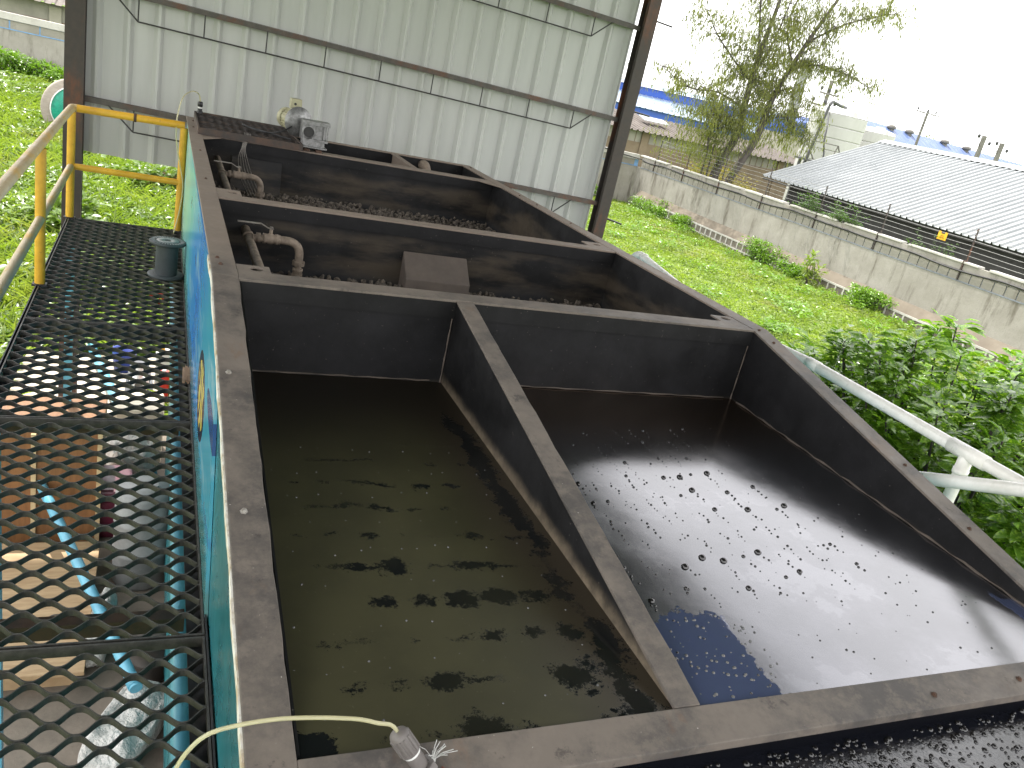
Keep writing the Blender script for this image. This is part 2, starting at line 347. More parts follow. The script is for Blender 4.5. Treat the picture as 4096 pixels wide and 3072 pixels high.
M_['bluesheet'] = simple('bright_blue_sheet', (.02,.085,.42), (.018,.07,.34), .5, .45, 0, 0)
M_['lightblueroof'] = simple('pale_blue_roof', (.24,.30,.40), (.20,.255,.35), .3, .4, 0, 0)
M_['farwhite'] = simple('off_white_wall', (.30,.275,.24), (.25,.23,.195), .5, .8, 0, 0)
M_['tankpoly'] = simple('off_white_tank_plastic', (.42,.415,.40), (.33,.325,.31), .4, .6, 0, 0, (1,1,.25))
M_['polegrey'] = simple('concrete_pole', (.16,.15,.14), (.115,.108,.10), 1, .85, 0, 0)
M_['mast'] = simple('dark_mast_steel', (.06,.06,.065), (.04,.04,.045), 3, .6, 0, 0)
M_['chimney'] = simple('pale_chimney', (.33,.33,.33), (.29,.29,.29), .3, .8, 0, 0)
M_['sign'] = simple('orange_warning_plate', (.80,.42,.02), (.70,.36,.015), 6, .45, 0, 0)
M_['signtext'] = simple('dark_amber_print', (.22,.09,.005), None, 6, .5, 0, 0)
M_['wire'] = simple('fence_wire', (.30,.30,.29), None, 10, .4, .5, 0)
M_['greentarp'] = simple('green_plastic_sheet', (.01,.30,.20), (.008,.20,.14), 7, .35, 0, .5, bd=.03)
M_['greywood'] = simple('grey_drum_wood', (.36,.31,.27), (.27,.23,.20), 5, .8, 0, .2, (1,1,6))
M_['rustpan'] = simple('rusted_pan', (.26,.13,.07), (.17,.08,.045), 5, .75)
M_['dirt'] = concrete('trodden_dirt', (.24,.20,.16), (.15,.125,.10), (.10,.085,.07), .4, 2)

# water surfaces
def scum_left():
    b = NB('scummy_olive_water'); o = b.xyz()
    n1 = b.noise(8, 12, .80, (1,1.5,1), 1); n2 = b.noise(3.2, 6, .6, (1,1,1), 5); n3 = b.noise(34, 8, .75, (1,1,1), 7)
    wx = b.math('MULTIPLY', b.math('SUBTRACT', b.noise(24, 11, .86, (1,1,1), 11), .5), .26); wy = b.math('MULTIPLY', b.math('SUBTRACT', b.noise(24, 11, .86, (1,1,1), 17), .5), .17)
    X_ = b.math('ADD', o['X'], wx); Y_ = b.math('ADD', b.math('ADD', o['Y'], wy), b.math('ADD', b.math('MULTIPLY', o['X'], .06), b.math('MULTIPLY', n2, .10)))
    ry = b.math('DIVIDE', Y_, .166); rid = b.math('FLOOR', ry); dy = b.math('MULTIPLY', b.math('SUBTRACT', b.math('SUBTRACT', ry, rid), .5), .166)
    rx = b.math('ADD', b.math('DIVIDE', X_, .118), b.math('MULTIPLY', rid, .37)); cid = b.math('FLOOR', rx); dx_ = b.math('MULTIPLY', b.math('SUBTRACT', b.math('SUBTRACT', rx, cid), .5), .118)
    wn = b.n('ShaderNodeTexWhiteNoise', noise_dimensions='2D'); cb = b.n('ShaderNodeCombineXYZ'); b.l(cid, cb.inputs[0]); b.l(rid, cb.inputs[1]); b.l(cb.outputs[0], wn.inputs['Vector'])
    rad = b.math('SQRT', b.math('ADD', b.math('MULTIPLY', dx_, dx_), b.math('MULTIPLY', b.math('MULTIPLY', dy, dy), 2.2)))
    inx = b.math('MULTIPLY', b.sstep(o['X'], .34, .70), b.math('SUBTRACT', 1.0, b.sstep(o['X'], 1.16, 1.28))); iny = b.math('SUBTRACT', 1.0, b.sstep(o['Y'], 2.35, 2.9))
    blob = b.math('SUBTRACT', b.math('MULTIPLY', b.math('MULTIPLY', b.math('ADD', b.math('MULTIPLY', b.math('POWER', wn.outputs['Value'], 1.7), .072), -.002), inx), iny), rad)
    thr = b.math('MULTIPLY', b.math('MULTIPLY', b.sstep(b.noise(2.1, 3, .5, (1,2,1), 19), .50, .60), inx), iny)
    thread = b.math('SUBTRACT', b.math('MULTIPLY', thr, .013), b.math('ABSOLUTE', dy))
    cr_ = b.math('ABSOLUTE', b.math('SUBTRACT', X_, b.math('ADD', 1.14, b.math('MULTIPLY', n2, .18))))
    crack = b.math('SUBTRACT', b.math('MULTIPLY', b.math('ADD', b.math('MULTIPLY', b.sstep(b.noise(5, 5, .6, (1,1,1), 23), .38, .62), .045), .004), b.math('SUBTRACT', 1.0, b.sstep(o['Y'], 2.95, 3.15))), cr_)
    frag = b.math('MULTIPLY', b.sstep(o['X'], .85, 1.15), b.math('SUBTRACT', 1.0, b.sstep(o['Y'], 1.45, 1.85)))
    corner = b.math('MULTIPLY', b.math('SUBTRACT', 1.0, b.sstep(o['X'], .36, .50)), b.math('SUBTRACT', 1.0, b.sstep(o['Y'], 1.34, 1.42)))
    fld = b.math('MAXIMUM', b.math('MULTIPLY', frag, .26), b.math('MULTIPLY', corner, .62)); blob = b.math('MAXIMUM', blob, b.math('MAXIMUM', thread, crack))
    v = b.math('ADD', b.math('ADD', b.math('MULTIPLY', n1, 1.15), b.math('MULTIPLY', n3, .45)), fld)
    hole = b.math('MAXIMUM', b.sstep(v, 1.105, 1.125), b.math('MULTIPLY', b.sstep(blob, -.001, .003), b.ramp(n2, [(.35,.72),(.6,1.0)])))
    # spots
    c = b.mix(b.sstep(n2, .35, .65), (.037,.035,.0175), (.050,.047,.023)); c = b.mix(b.sstep(o['X'], .95, 1.25), c, (.032,.025,.016))
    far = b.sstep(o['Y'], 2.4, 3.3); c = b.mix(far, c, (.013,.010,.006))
    fl = b.sstep(b.noise(90, 2, .5, (1,1,1), 3), .70, .76); c = b.mix(b.math('MULTIPLY', fl, .25), c, (.16,.15,.11))
    c = b.mix(hole, c, (.007,.008,.008)); b.base(c)
    b.rough(b.mix(hole, (.42,)*3, (.10,)*3)); b.set(Specular_IOR_Level=.38)
    b.bump(b.math('SUBTRACT', b.math('MULTIPLY', n3, .3), hole), .12, .003); return b.m
def film_right():
    b = NB('filmed_grey_water'); o = b.xyz()
    n1 = b.noise(6, 9, .72, (1,1,1), 2); n2 = b.noise(2.4, 7, .66, (1,1,1), 6); n3 = b.noise(70, 4, .6, (1,1,1), 9)
    # torn corner: clear water near the divider and along the right wall foot
    n4 = b.noise(3.3, 10, .74, (1,1,1), 12)
    ed = b.math('ADD', o['Y'], b.math('MULTIPLY', b.math('SUBTRACT', n4, .5), .42))
    ex = b.math('ADD', o['X'], b.math('ADD', b.math('MULTIPLY', b.math('SUBTRACT', n1, .5), .14), b.math('MULTIPLY', o['Y'], -.12)))
    t1 = b.math('MULTIPLY', b.math('SUBTRACT', 1.0, b.sstep(ed, 1.655, 1.665)), b.math('SUBTRACT', 1.0, b.sstep(ex, 1.505, 1.511)))
    t2 = b.math('MULTIPLY', b.math('SUBTRACT', 1.0, b.sstep(ed, 1.60, 1.61)), b.sstep(ex, 2.78, 2.79))
    clear = b.math('MAXIMUM', t1, t2)
    c = b.mix(b.sstep(n2, .35, .7), (.138,.138,.148), (.178,.177,.192)); pat = b.sstep(n2, .53, .57)
    c = b.mix(b.math('MULTIPLY', pat, .4), c, (.205,.205,.22)); c = b.mix(b.sstep(o['Y'], 2.6, 3.2), c, (.12,.085,.06))  # brown toward the far wall: the wall's reflection painted into the film colour
    c = b.mix(clear, c, (.058,.073,.140)); b.base(c); b.l(b.math('MULTIPLY', b.math('SUBTRACT', 1.0, clear), .88), b.b.inputs['Metallic'])  # blue of the clear patch is the roof's reflection put into the base colour
    r = b.mix(b.sstep(n2, .4, .65), (.135,)*3, (.175,)*3); b.rough(b.mix(clear, r, (.03,)*3)); b.set(Specular_IOR_Level=.9, IOR=1.7)
    b.bump(b.noise(11, 3, .5, (1,1,1), 14), .05, .004); return b.m
def black_water():
    b = NB('black_rippled_water'); b.base((.010,.011,.016)); b.rough(.10); b.set(Specular_IOR_Level=.6)
    b.bump(b.noise(45, 4, .6), .28, .006); return b.m
M_['scum'] = scum_left(); M_['film'] = film_right(); M_['blackwater'] = black_water()
b = NB('bubble_film'); b.base((.016,.015,.015)).rough(.10); b.set(Specular_IOR_Level=.7); M_['bubble'] = b.m
b = NB('pale_bubble_film'); b.base((.11,.112,.112)).rough(.12); M_['bubblep'] = b.m

# ------------------------------------------------------------------ ground
def gh(x, y):
    x = np.asarray(x, float); y = np.asarray(y, float)
    t = np.clip((y-14)/26, 0, 1); t = t*t*(3-2*t); s_ = np.clip((12-x)/14, 0, 1)
    return t*(-.04+.87*s_)+.05*np.sin(x*.7+1)*np.sin(y*.5)*np.clip((y-9)/6, 0, 1)
def ghf(x, y): return float(gh(x, y))
xs = np.concatenate([np.linspace(-600,-40,12), np.linspace(-36,60,97), np.linspace(70,800,14)])
ys = np.concatenate([np.linspace(-300,-20,8), np.linspace(-16,64,81), np.linspace(72,1200,16)])
GX, GY = np.meshgrid(xs, ys); GZ = gh(GX, GY); nx = len(xs)
mb = MB(); mb.add(np.stack([GX.ravel(), GY.ravel(), GZ.ravel()], 1).tolist(), [(j*nx+i, j*nx+i+1, (j+1)*nx+i+1, (j+1)*nx+i) for j in range(len(ys)-1) for i in range(nx-1)], True)
obj('ground', mb, M_['ground'], kind='structure')
mb = MB(); mb.box(-1.55, .30, 9.95, 12.35, -.1, .05); obj('path', mb, M_['pad'], kind='structure')
mb = MB(); mb.box(-2.6, 6.5, -3, 9.946, -.1, .03); obj('pavement', mb, M_['dirt'], kind='structure')

# ------------------------------------------------------------------ treatment tank
XL, XR = .23, 3.17; XLi, XRi = .335, 3.06; YF, YFi = 8.80, 8.72; YK = 3.465; SL = .1914
def zr(y): return 4.0 if y >= YK else max(4.0-(YK-y)*SL, 3.564)
tank = thing('treatment_tank', 'long black steel water treatment tank open on top with rusty flat rims', 'tank', (1.7, 4.5, .0))
RT = .012
def rimstrip(mb, x0, x1, y0, y1, jig=None):
    n = max(1, int((y1-y0)/.07)) if jig else 1
    ysx = [y0+(y1-y0)*i/n for i in range(n+1)]
    V = []; F = []
    for i, yy in enumerate(ysx):
        z = zr(yy+(1e-6 if i == 0 else -1e-6)); j_ = .0012*math.sin(yy*23)+.0009*math.sin(yy*71)+.0008*math.sin(yy*137) if jig else 0
        xa, xb = (x0+(j_ if jig == 'L' else 0), x1+(j_ if jig == 'R' else 0))
        V += [(xa,yy,z-RT),(xb,yy,z-RT),(xb,yy,z),(xa,yy,z)]
    for i in range(n):
        q = i*4
        for k in range(4): F.append((q+k, q+(k+1)%4, q+4+(k+1)%4, q+4+k))
    F += [(3,2,1,0), tuple(n*4+k for k in range(4))]
    mb.add(V, F)
mb = MB(); YC = 1.19
rimstrip(mb, XL, XLi, YC, YK, 'R'); rimstrip(mb, XL, XLi, YK, YFi); rimstrip(mb, XRi, XR, YC, YK); rimstrip(mb, XRi, XR, YK, YFi)
mb.box(XL, XR, YFi, YF, 4-RT, 4.0); mb.box(XL, XLi, -2, YC, zr(YC)-RT, zr(YC)); mb.box(XRi, XR, -2, YC, zr(YC)-RT, zr(YC))
mb.hexa([(XLi,YC,zr(YC)-.030),(XRi,YC,zr(YC)-.030),(XRi,1.298,zr(1.298)-.030),(XLi,1.298,zr(1.298)-.030),(XLi,YC,zr(YC)-.001),(XRi,YC,zr(YC)-.001),(XRi,1.298,zr(1.298)-.001),(XLi,1.298,zr(1.298)-.001)])
rim = obj('rim', mb, M_['rim'], tank, bevel=.003)
# inner lips under the rim (bent edge seen as a dark line)
mb = MB()
def slope_wall(mb, x0, x1, y0, y1, zb, drop=RT+.001):
    mb.hexa([(x0,y0,zb),(x1,y0,zb),(x1,y1,zb),(x0,y1,zb),(x0,y0,zr(y0)-drop),(x1,y0,zr(y0)-drop),(x1,y1,zr(y1)-drop),(x0,y1,zr(y1)-drop)])
slope_wall(mb, XLi+.004, XLi+.010, 1.31, 3.43, 3.56); obj('edge_lip', mb, M_['black'], tank)
# outer side walls
for sx, nm in ((.252, 'L'), (3.12, 'R')):
    mb = MB(); mb.box(sx, sx+.010, -2, YC, .25, zr(YC)-RT-.001); slope_wall(mb, sx, sx+.010, YC, YK, .25); mb.box(sx, sx+.010, YK, 8.78, .25, 4-RT-.001); obj('side_wall', mb, M_['teal'], tank)
# inner faces
mb = MB(); slope_wall(mb, .318, .328, 1.246, 3.456, .6); obj('inner_wall', mb, M_['wallwet'], tank)
mb = MB(); slope_wall(mb, 3.066, 3.076, 1.246, 3.464, .6); obj('inner_wall', mb, M_['wallwet'], tank)
mb = MB(); mb.box(.318, .328, 3.56, 8.7, 2.4, 3.985); obj('inner_wall', mb, M_['blackwall'], tank)
mb = MB(); mb.box(3.066, 3.076, 3.56, 8.7, 2.4, 3.985); obj('inner_wall', mb, M_['blackwall'], tank)
mb = MB(); mb.box(.262, 3.118, 8.74, 8.75, .25, 3.985); obj('end_wall', mb, M_['black'], tank)
mb = MB(); mb.box(.262, 3.118, -2.0, -1.99, .25, 3.54); obj('end_wall', mb, M_['teal'], tank)
mb = MB(); mb.box(.262, 3.118, -1.98, 8.73, .5, .52); obj('tank_floor', mb, M_['black'], tank)
# cross beams with bulkheads: y front, y back
def crossbeam(y0, y1, wall):
    m1 = MB(); m1.box(XLi, XRi, y0, y1, 4-RT-.002, 3.998)
    bm_ = obj('beam_flange', m1, M_['rim'], tank, bevel=.002)
    m2 = MB(); m2.box(.33, 3.064, y0+.004, y0+.014, 3.905, 3.985); obj('beam_web', m2, M_['black'], tank)
    m3 = MB(); m3.box(.329, 3.065, y0+.020, y0+.030, .55, 3.985); obj('bulkhead', m3, wall, tank)
crossbeam(3.437, 3.56, M_['wallwet']); crossbeam(5.09, 5.20, M_['blackwall']); crossbeam(7.72, 7.86, M_['blackwall'])
# sloping front lip wall and the divider between the two settling basins
mb = MB(); mb.box(.33, 3.064, 1.235, 1.245, .55, zr(1.24)-.032); obj('bulkhead', mb, M_['black'], tank)
mb = MB(); rimstrip(mb, 1.302, 1.385, 1.30, 3.436, 'R'); obj('divider_flange', mb, M_['rim'], tank, bevel=.002)
mb = MB(); slope_wall(mb, 1.306, 1.316, 1.30, 3.45, 2.6); obj('divider_plate', mb, M_['divider'], tank)
mb = MB(); mb.box(2.25, 2.31, 7.861, 8.719, 4-RT-.002, 3.998); mb.box(2.275, 2.285, 7.77, 8.738, 2.4, 3.984); obj('divider_flange', mb, M_['rim'], tank)
for wx_ in (3.059, 1.300, .334):
    mb = MB(); mb.tube([(wx_,3.451,3.42+i*.04) for i in range(15)], [.0035+.0015*math.sin(i*2.1) for i in range(15)], 6); obj('weld_bead', mb, M_['hood'], tank)
mb = MB(); mb.tube([(3.063, 1.3+i*.06, 3.580+.003*math.sin(i*2.3)) for i in range(36)], [.004+.0025*math.sin(i*1.7) for i in range(36)], 6); mb.tube([(1.33+i*.06, 3.453, 3.580+.002*math.sin(i*2.1)) for i in range(29)], [.003+.0015*math.sin(i*1.3) for i in range(29)], 6); mb.tube([(.345+i*.06, 3.453, 3.582+.002*math.sin(i*2.6)) for i in range(16)], [.003+.0015*math.sin(i*1.9) for i in range(16)], 6); obj('tide_line', mb, M_['hood'], tank)
# gusset plates with bolt holes
def gusset(x0, x1, y0, y1, z, hx, hy, r, mat):
    n = 16; m = MB(); out = []; inn = []
    for k in range(n):
        t = 2*PI*k/n+PI/4; c_, s_ = math.cos(t), math.sin(t); q = max(abs(c_), abs(s_))
        px = hx+c_/q*((x1-hx) if c_ > 0 else (hx-x0)); py = hy+s_/q*((y1-hy) if s_ > 0 else (hy-y0))
        out.append((px, py)); inn.append((hx+r*c_, hy+r*s_))
    vs = [(p[0],p[1],z) for p in out]+[(p[0],p[1],z) for p in inn]+[(p[0],p[1],z-.008) for p in out]+[(p[0],p[1],z-.008) for p in inn]
    fs = []
    for k in range(n):
        j = (k+1)%n; fs += [(k,j,n+j,n+k), (2*n+j,2*n+k,3*n+k,3*n+j), (k,2*n+k,2*n+j,j), (n+j,3*n+j,3*n+k,n+k)]
    m.add(vs, fs); obj('gusset_plate', m, mat, tank)
gusset(.336, .478, 3.561, 3.665, 3.997, .42, 3.61, .030, M_['rim']); gusset(.336, .478, 5.201, 5.37, 3.997, .43, 5.29, .034, M_['rim'])
gusset(2.92, 3.058, 3.561, 3.67, 3.997, 2.99, 3.62, .028, M_['rim']); gusset(2.90, 3.058, 5.201, 5.34, 3.997, 2.99, 5.27, .032, M_['rim'])
mb = MB(); mb.prism([(.336,7.719,3.998),(.52,7.719,3.998),(.336,7.46,3.998)], (0,0,-.008)); obj('gusset_plate', mb, M_['rim'], tank); mb = MB(); mb.prism([(3.058,7.719,3.998),(2.88,7.719,3.998),(3.058,7.50,3.998)], (0,0,-.008)); obj('gusset_plate', mb, M_['rim'], tank)
# mural panel, white board edge
mb = MB(); mb.prism([(.238,2.52,3.0),(.238,3.02,3.90),(.238,8.60,3.98),(.238,8.60,2.4),(.238,2.52,2.4)], (.012,0,0))
mural = obj('mural_panel', mb, M_['mural'], tank)
mb = MB()
for i in range(26):
    a = 1.3+i*.095; b_ = a+.095; j = .0014*math.sin(i*1.9)+.001*math.sin(i*5.1); k = .0014*math.sin((i+1)*1.9)+.001*math.sin((i+1)*5.1)
    mb.hexa([(.2235-j,a,zr(a)-.03),(.2295,a,zr(a)-.03),(.2295,b_,zr(b_)-.03),(.2235-k,b_,zr(b_)-.03),(.2245-j,a,zr(a)-.004),(.2295,a,zr(a)-.004),(.2295,b_,zr(b_)-.004),(.2245-k,b_,zr(b_)-.004)])
obj('board_edge', mb, M_['white_edge'], tank)
# hood over the outlet weir, leaning plate, elbows
mb = MB(); mb.prism([(1.50,5.108,3.81),(1.50,5.108,3.45),(1.50,4.95,3.45),(1.50,4.95,3.665)], (.445,0,0)); obj('weir_hood', mb, M_['hood'], tank, bevel=.006)
mb = MB(); mb.hexa([(.59,7.62,3.50),(1.02,7.62,3.50),(1.02,7.64,3.50),(.59,7.64,3.50),(.59,7.69,3.865),(1.02,7.69,3.86),(1.02,7.705,3.86),(.59,7.705,3.865)]); obj('leaning_plate', mb, M_['blackwall'], tank, bevel=.003)
mb = MB(); mb.tube([(3.064,5.75,3.70)]+arc((2.99,5.75,3.70),(2.90,5.75,3.70),(2.88,5.66,3.62),8), .055, 14); obj('outlet_elbow', mb, M_['black'], tank)
mb = MB(); mb.tube(arc((2.62,8.735,3.93),(2.62,8.58,3.95),(2.62,8.56,3.80),8), .055, 14); obj('outlet_elbow', mb, M_['pipe_dirty'], tank)
# bolts and rust spots on the rims
def bolt(x, y, s=.010, mat='screw', tilt=0):
    m = MB(); z = zr(y); nz = Vector((0, -SL if y < YK else 0, 1)).normalized()
    m.lathe([(s*1.25,0),(s*1.25,s*.25),(s*.85,s*.3),(s*.8,s*.9),(s*.45,s*1.05),(0.0001,s*1.05)], (x,y,z), nz, 6, False); obj('bolt', m, M_[mat], tank)
for x, y in ((.272,2.05),(.262,2.74)): bolt(x, y, .009)
for x, y in ((.285,8.50),(.275,8.05),(.29,6.75),(.285,5.6),(.262,3.72),(.27,3.62)): bolt(x, y, .008, 'rustbolt')
for x, y in ((3.12,8.6),(3.10,7.1),(3.11,6.7),(3.12,6.0),(3.11,3.32),(3.10,3.45),(3.12,2.3),(3.10,1.9),(3.115,1.6),(2.6,1.24),(2.2,1.23)): bolt(x, y, .008, 'rustbolt')
# support legs, so that the tank stands on something
for lx in (.5, 2.9):
    for ly in (-1.5, 2.6, 5.6, 8.4):
        mb = MB(); mb.box(lx-.09, lx+.09, ly-.09, ly+.09, 0, .25); obj('foot', mb, M_['frame'], tank)

# filter beds
def pebbles(name, x0, x1, y0, y1, z, n, fallseed, label, s0=.010, s1=.021):
    r = np.random.default_rng(fallseed); ico = bmesh.new(); bmesh.ops.create_icosphere(ico, subdivisions=1, radius=1)
    V = np.array([v.co for v in ico.verts]); F = np.array([[v.index for v in f.verts] for f in ico.faces]); ico.free()
    P = np.stack([r.uniform(x0,x1,n), r.uniform(y0,y1,n), z+r.uniform(-.01,.016,n)+.025*np.sin(r.uniform(0,6,n))], 1)
    S = r.uniform(s0, s1, (n,1,1))*r.uniform(.7,1.3,(n,1,3)); A = V[None]*S*(1+r.uniform(-.2,.2,(n,len(V),1)))
    th = r.uniform(0,2*PI,n); c_, s_ = np.cos(th)[:,None], np.sin(th)[:,None]
    A = np.stack([A[...,0]*c_-A[...,1]*s_, A[...,0]*s_+A[...,1]*c_, A[...,2]], -1)+P[:,None]
    me = bpy.data.meshes.new(name); me.from_pydata(A.reshape(-1,3).tolist(), [], (F[None]+np.arange(n)[:,None,None]*len(V)).reshape(-1,3).tolist()); me.update()
    obj(name, me, M_['gravel'], None, label, 'gravel', kind='stuff')
mb = MB(); mb.box(.33, 3.064, 3.47, 5.108, 3.50, 3.553); mb.box(.33, 3.064, 5.125, 7.738, 3.50, 3.553); obj('filter_bed', mb, M_['bedfloor'], tank)
pebbles('gravel', .34, 3.05, 3.60, 5.10, 3.560, 5200, 3, 'dusty brown pebbles in the filter bay with the slanted hood')
pebbles('gravel', .34, 3.05, 5.22, 7.72, 3.560, 8500, 4, 'dusty brown pebbles in the filter bay behind the second beam')

# water
def sheet(name, x0, x1, y0, y1, z, mat):
    m = MB(); m.quad((x0,y0,z),(x1,y0,z),(x1,y1,z),(x0,y1,z)); return obj(name, m, mat, kind='structure')
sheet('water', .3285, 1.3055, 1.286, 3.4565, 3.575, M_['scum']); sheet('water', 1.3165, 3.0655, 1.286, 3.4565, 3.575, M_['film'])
sheet('water', .3285, 3.0655, -1.985, 1.2345, 3.49, M_['blackwater'])
def bubbles(name, pts, mat, label):
    V = []; F = []
    nseg, nr = 8, 3
    for x, y, z, r in pts:
        o_ = len(V)
        for i in range(nr):
            a = (PI/2)*i/nr*.98
            for k in range(nseg): V.append((x+r*math.cos(a)*math.cos(2*PI*k/nseg), y+r*math.cos(a)*math.sin(2*PI*k/nseg), z+r*.8*math.sin(a)))
        V.append((x, y, z+r*.8))
        for i in range(nr-1):
            for k in range(nseg): F.append((o_+i*nseg+k, o_+i*nseg+(k+1)%nseg, o_+(i+1)*nseg+(k+1)%nseg, o_+(i+1)*nseg+k))
        for k in range(nseg): F.append((o_+(nr-1)*nseg+k, o_+(nr-1)*nseg+(k+1)%nseg, o_+nr*nseg))
    me = bpy.data.meshes.new(name); me.from_pydata(V, [], F); me.update(); me.polygons.foreach_set('use_smooth', [True]*len(F))
    obj(name, me, mat, None, label, 'bubbles', kind='stuff')
pts = []
for i in range(15):                      # strings of bubbles lying along the flow
    x = 1.42+i*.085+random.uniform(-.02,.02); dens = max(0, 1-max(0, x-2.05)/.75)
    for j in range(9):
        y = 1.75+j*.145+random.uniform(-.025,.025)+.10*(x-1.4)
        if random.random() > dens*.95: continue
        for k in range(random.randint(1,6)):
            r = random.choice((.003,.004,.006,.008,.011,.014)) if k == 0 else random.uniform(.002,.006)
            pts.append((x+random.uniform(-.010,.010), y-k*.022+random.uniform(-.006,.006), 3.575, r*(1 if y < 2.6 else .7)))
for i in range(170): pts.append((random.uniform(1.36,2.9), random.uniform(1.32,2.6), 3.575, random.uniform(.0015,.005)))
bubbles('bubble_rows', pts, M_['bubble'], 'rows of dark round bubbles on the pale film of the right basin')
pts = [(random.uniform(1.36,1.75), random.uniform(1.3,1.65), 3.575, random.uniform(.002,.006)) for i in range(90)]
bubbles('bubble_cluster', pts, M_['bubblep'], 'pale bubbles on the blue clear patch beside the divider')
pts = []
for i in range(15):
    for j in range(9):
        if random.random() < .55: pts.append((.37+i*.062+random.uniform(-.02,.02), 1.40+j*.166+random.uniform(-.02,.02), 3.575, random.uniform(.0012,.0042)))
bubbles('bubble_specks', pts, M_['bubblep'], 'tiny pale bubbles scattered on the olive scum of the left basin')
pts = []
for i in range(1500):
    x = random.gauss(1.9, .45); y = random.uniform(.75, 1.19)
    if .9 < x < 3: pts.append((x, y+.0*x, 3.49, random.choice((.003,.004,.005,.006,.009))*random.uniform(.8,1.2)))
bubbles('bubble_froth', pts, M_['bubble'], 'dense froth of small bubbles on the black water below the front rim')

# ------------------------------------------------------------------ expanded metal
def expanded(mb, x0, x1, y0, y1, z, xo, px=.145, py=.058, h=.027, t=.0055, ov=.0):
    rows = int((y1-y0)/py)+1; sub = 10; dx = px/2/sub
    for j in range(rows):
        yj = y0+j*py
        if yj+py > y1+.01: break
        us = np.arange(math.ceil((x0-xo)/dx), math.floor((x1-xo)/dx)+1)
        xx = xo+us*dx; u = (xx-xo)/(px/2); fl = np.floor(u+1e-9).astype(int); fr = np.clip((u-fl-.06)/.88, 0, 1); fr = fr*fr*(3-2*fr)
        a = (fl+j) % 2; val = a*(1-fr)+(1-a)*fr
        xx = np.concatenate([[x0], xx, [x1]]); val = np.concatenate([[val[0]], val, [val[-1]]])
        yc = yj+t/2+(py-t)*val; n = len(xx); wob = .002*np.sin(xx*31+j*2.1)
        P = np.zeros((n, 4, 3)); P[:, :, 0] = xx[:, None]
        lean = .003
        P[:, 0, 1] = yc-t/2+lean; P[:, 1, 1] = yc+t/2+lean; P[:, 2, 1] = yc+t/2; P[:, 3, 1] = yc-t/2
        P[:, 0, 2] = P[:, 1, 2] = z-h; P[:, 2, 2] = P[:, 3, 2] = z
        P[:, :, 2] += wob[:, None]
        fs = []
        for i in range(n-1):
            q = i*4
            for k in range(4): fs.append((q+k, q+(k+1)%4, q+4+(k+1)%4, q+4+k))
        mb.add(P.reshape(-1, 3).tolist(), fs)
WX0, WX1 = -.705, .236
walk = thing('walkway', 'dark expanded metal walkway running alongside the blue tank wall', 'walkway', (-.23, 4, 0))
for (a, b_, xo) in ((-.6, .905, -.06), (.915, 2.415, -.2), (2.425, 4.10, -.263), (4.11, 5.515, -.25), (5.525, 8.27, -.22)):
    mb = MB(); expanded(mb, WX0+.008, WX1-.008, a+.010, b_-.004, 3.0, xo)
    mb.box(WX0, WX0+.007, a, b_, 2.962, 3.003); mb.box(WX1-.007, WX1, a, b_, 2.962, 3.003)
    mb.box(WX0+.007, WX1-.007, a, a+.007, 2.962, 3.002); mb.box(WX0+.007, WX1-.007, b_-.007, b_, 2.962, 3.002)
    obj('grating_panel', mb, M_['grate'], walk)
mb = MB(); mb.box(WX0-.016, WX0-.010, -.6, 8.29, 2.90, 3.008); mb.box(WX0-.010, WX0+.045, -.6, 8.29, 2.90, 2.906); obj('edge_angle', mb, M_['frame'], walk)
mb = MB(); mb.box(WX1+.003, WX1+.009, -.6, 8.29, 2.90, 3.008); mb.box(WX1-.055, WX1+.003, -.6, 8.29, 2.952, 2.958); obj('edge_angle', mb, M_['frame'], walk)
for y in (.4, 2.62, 4.22, 5.62, 7.0, 8.2):
    mb = MB(); mb.box(WX0-.009, WX1-.056, y, y+.055, 2.915, 2.921); mb.box(WX0-.009, WX1-.056, y, y+.006, 2.86, 2.915); obj('cross_beam', mb, M_['beamrust'], walk)
for y in (.45, 4.2, 8.15):
    mb = MB(); mb.box(WX0-.008, WX0+.06, y, y+.07, .03, 2.90); obj('leg', mb, M_['bluepipe'], walk)

rail = thing('handrail', 'yellow tubular handrail with pale worn left bars round the walkway end', 'handrail', (-.70, 8.28, 3.0))
PR = .033
for (x, y) in ((-.70, 8.265), (-.70, 6.22), (-.70, 4.15), (-.70, 2.08), (-.70, .02), (.205, 8.235)):
    top = 3.93 if x < 0 else 3.955
    mb = MB(); mb.tube([(x,y,3.004), (x,y,top)], PR, 16); obj('post', mb, M_['yellow'], rail)
    mb = MB(); mb.box(x-.045, x+.045, y-.045, y+.022, 2.995, 3.010); obj('foot_plate', mb, M_['frame'], rail)
mb = MB(); mb.tube([(-.70,-.6,3.965), (-.70,8.22,3.965)]+arc((-.70,8.225,3.965),(-.70,8.265,3.967),(-.66,8.262,3.967),5), PR, 16); obj('top_bar', mb, M_['yellowf'], rail)
mb = MB(); mb.tube([(-.66,8.262,3.967), (-.21,8.25,3.972), (.21,8.235,3.978)], PR, 16); obj('top_bar', mb, M_['yellow'], rail)
mb = MB(); mb.lathe([(PR+.002,-.012),(PR+.006,0),(PR+.002,.012)], (-.20,8.25,3.972), (1,-.03,0), 16); obj('weld_bead', mb, M_['rustbolt'], rail)
mb = MB(); mb.tube([(-.70,-.6,3.46), (-.70,8.24,3.46)], PR-.004, 16); obj('mid_bar', mb, M_['yellowf'], rail)
mb = MB(); mb.tube([(-.68,8.262,3.465), (.19,8.235,3.46)], PR-.004, 16); obj('mid_bar', mb, M_['yellow'], rail)

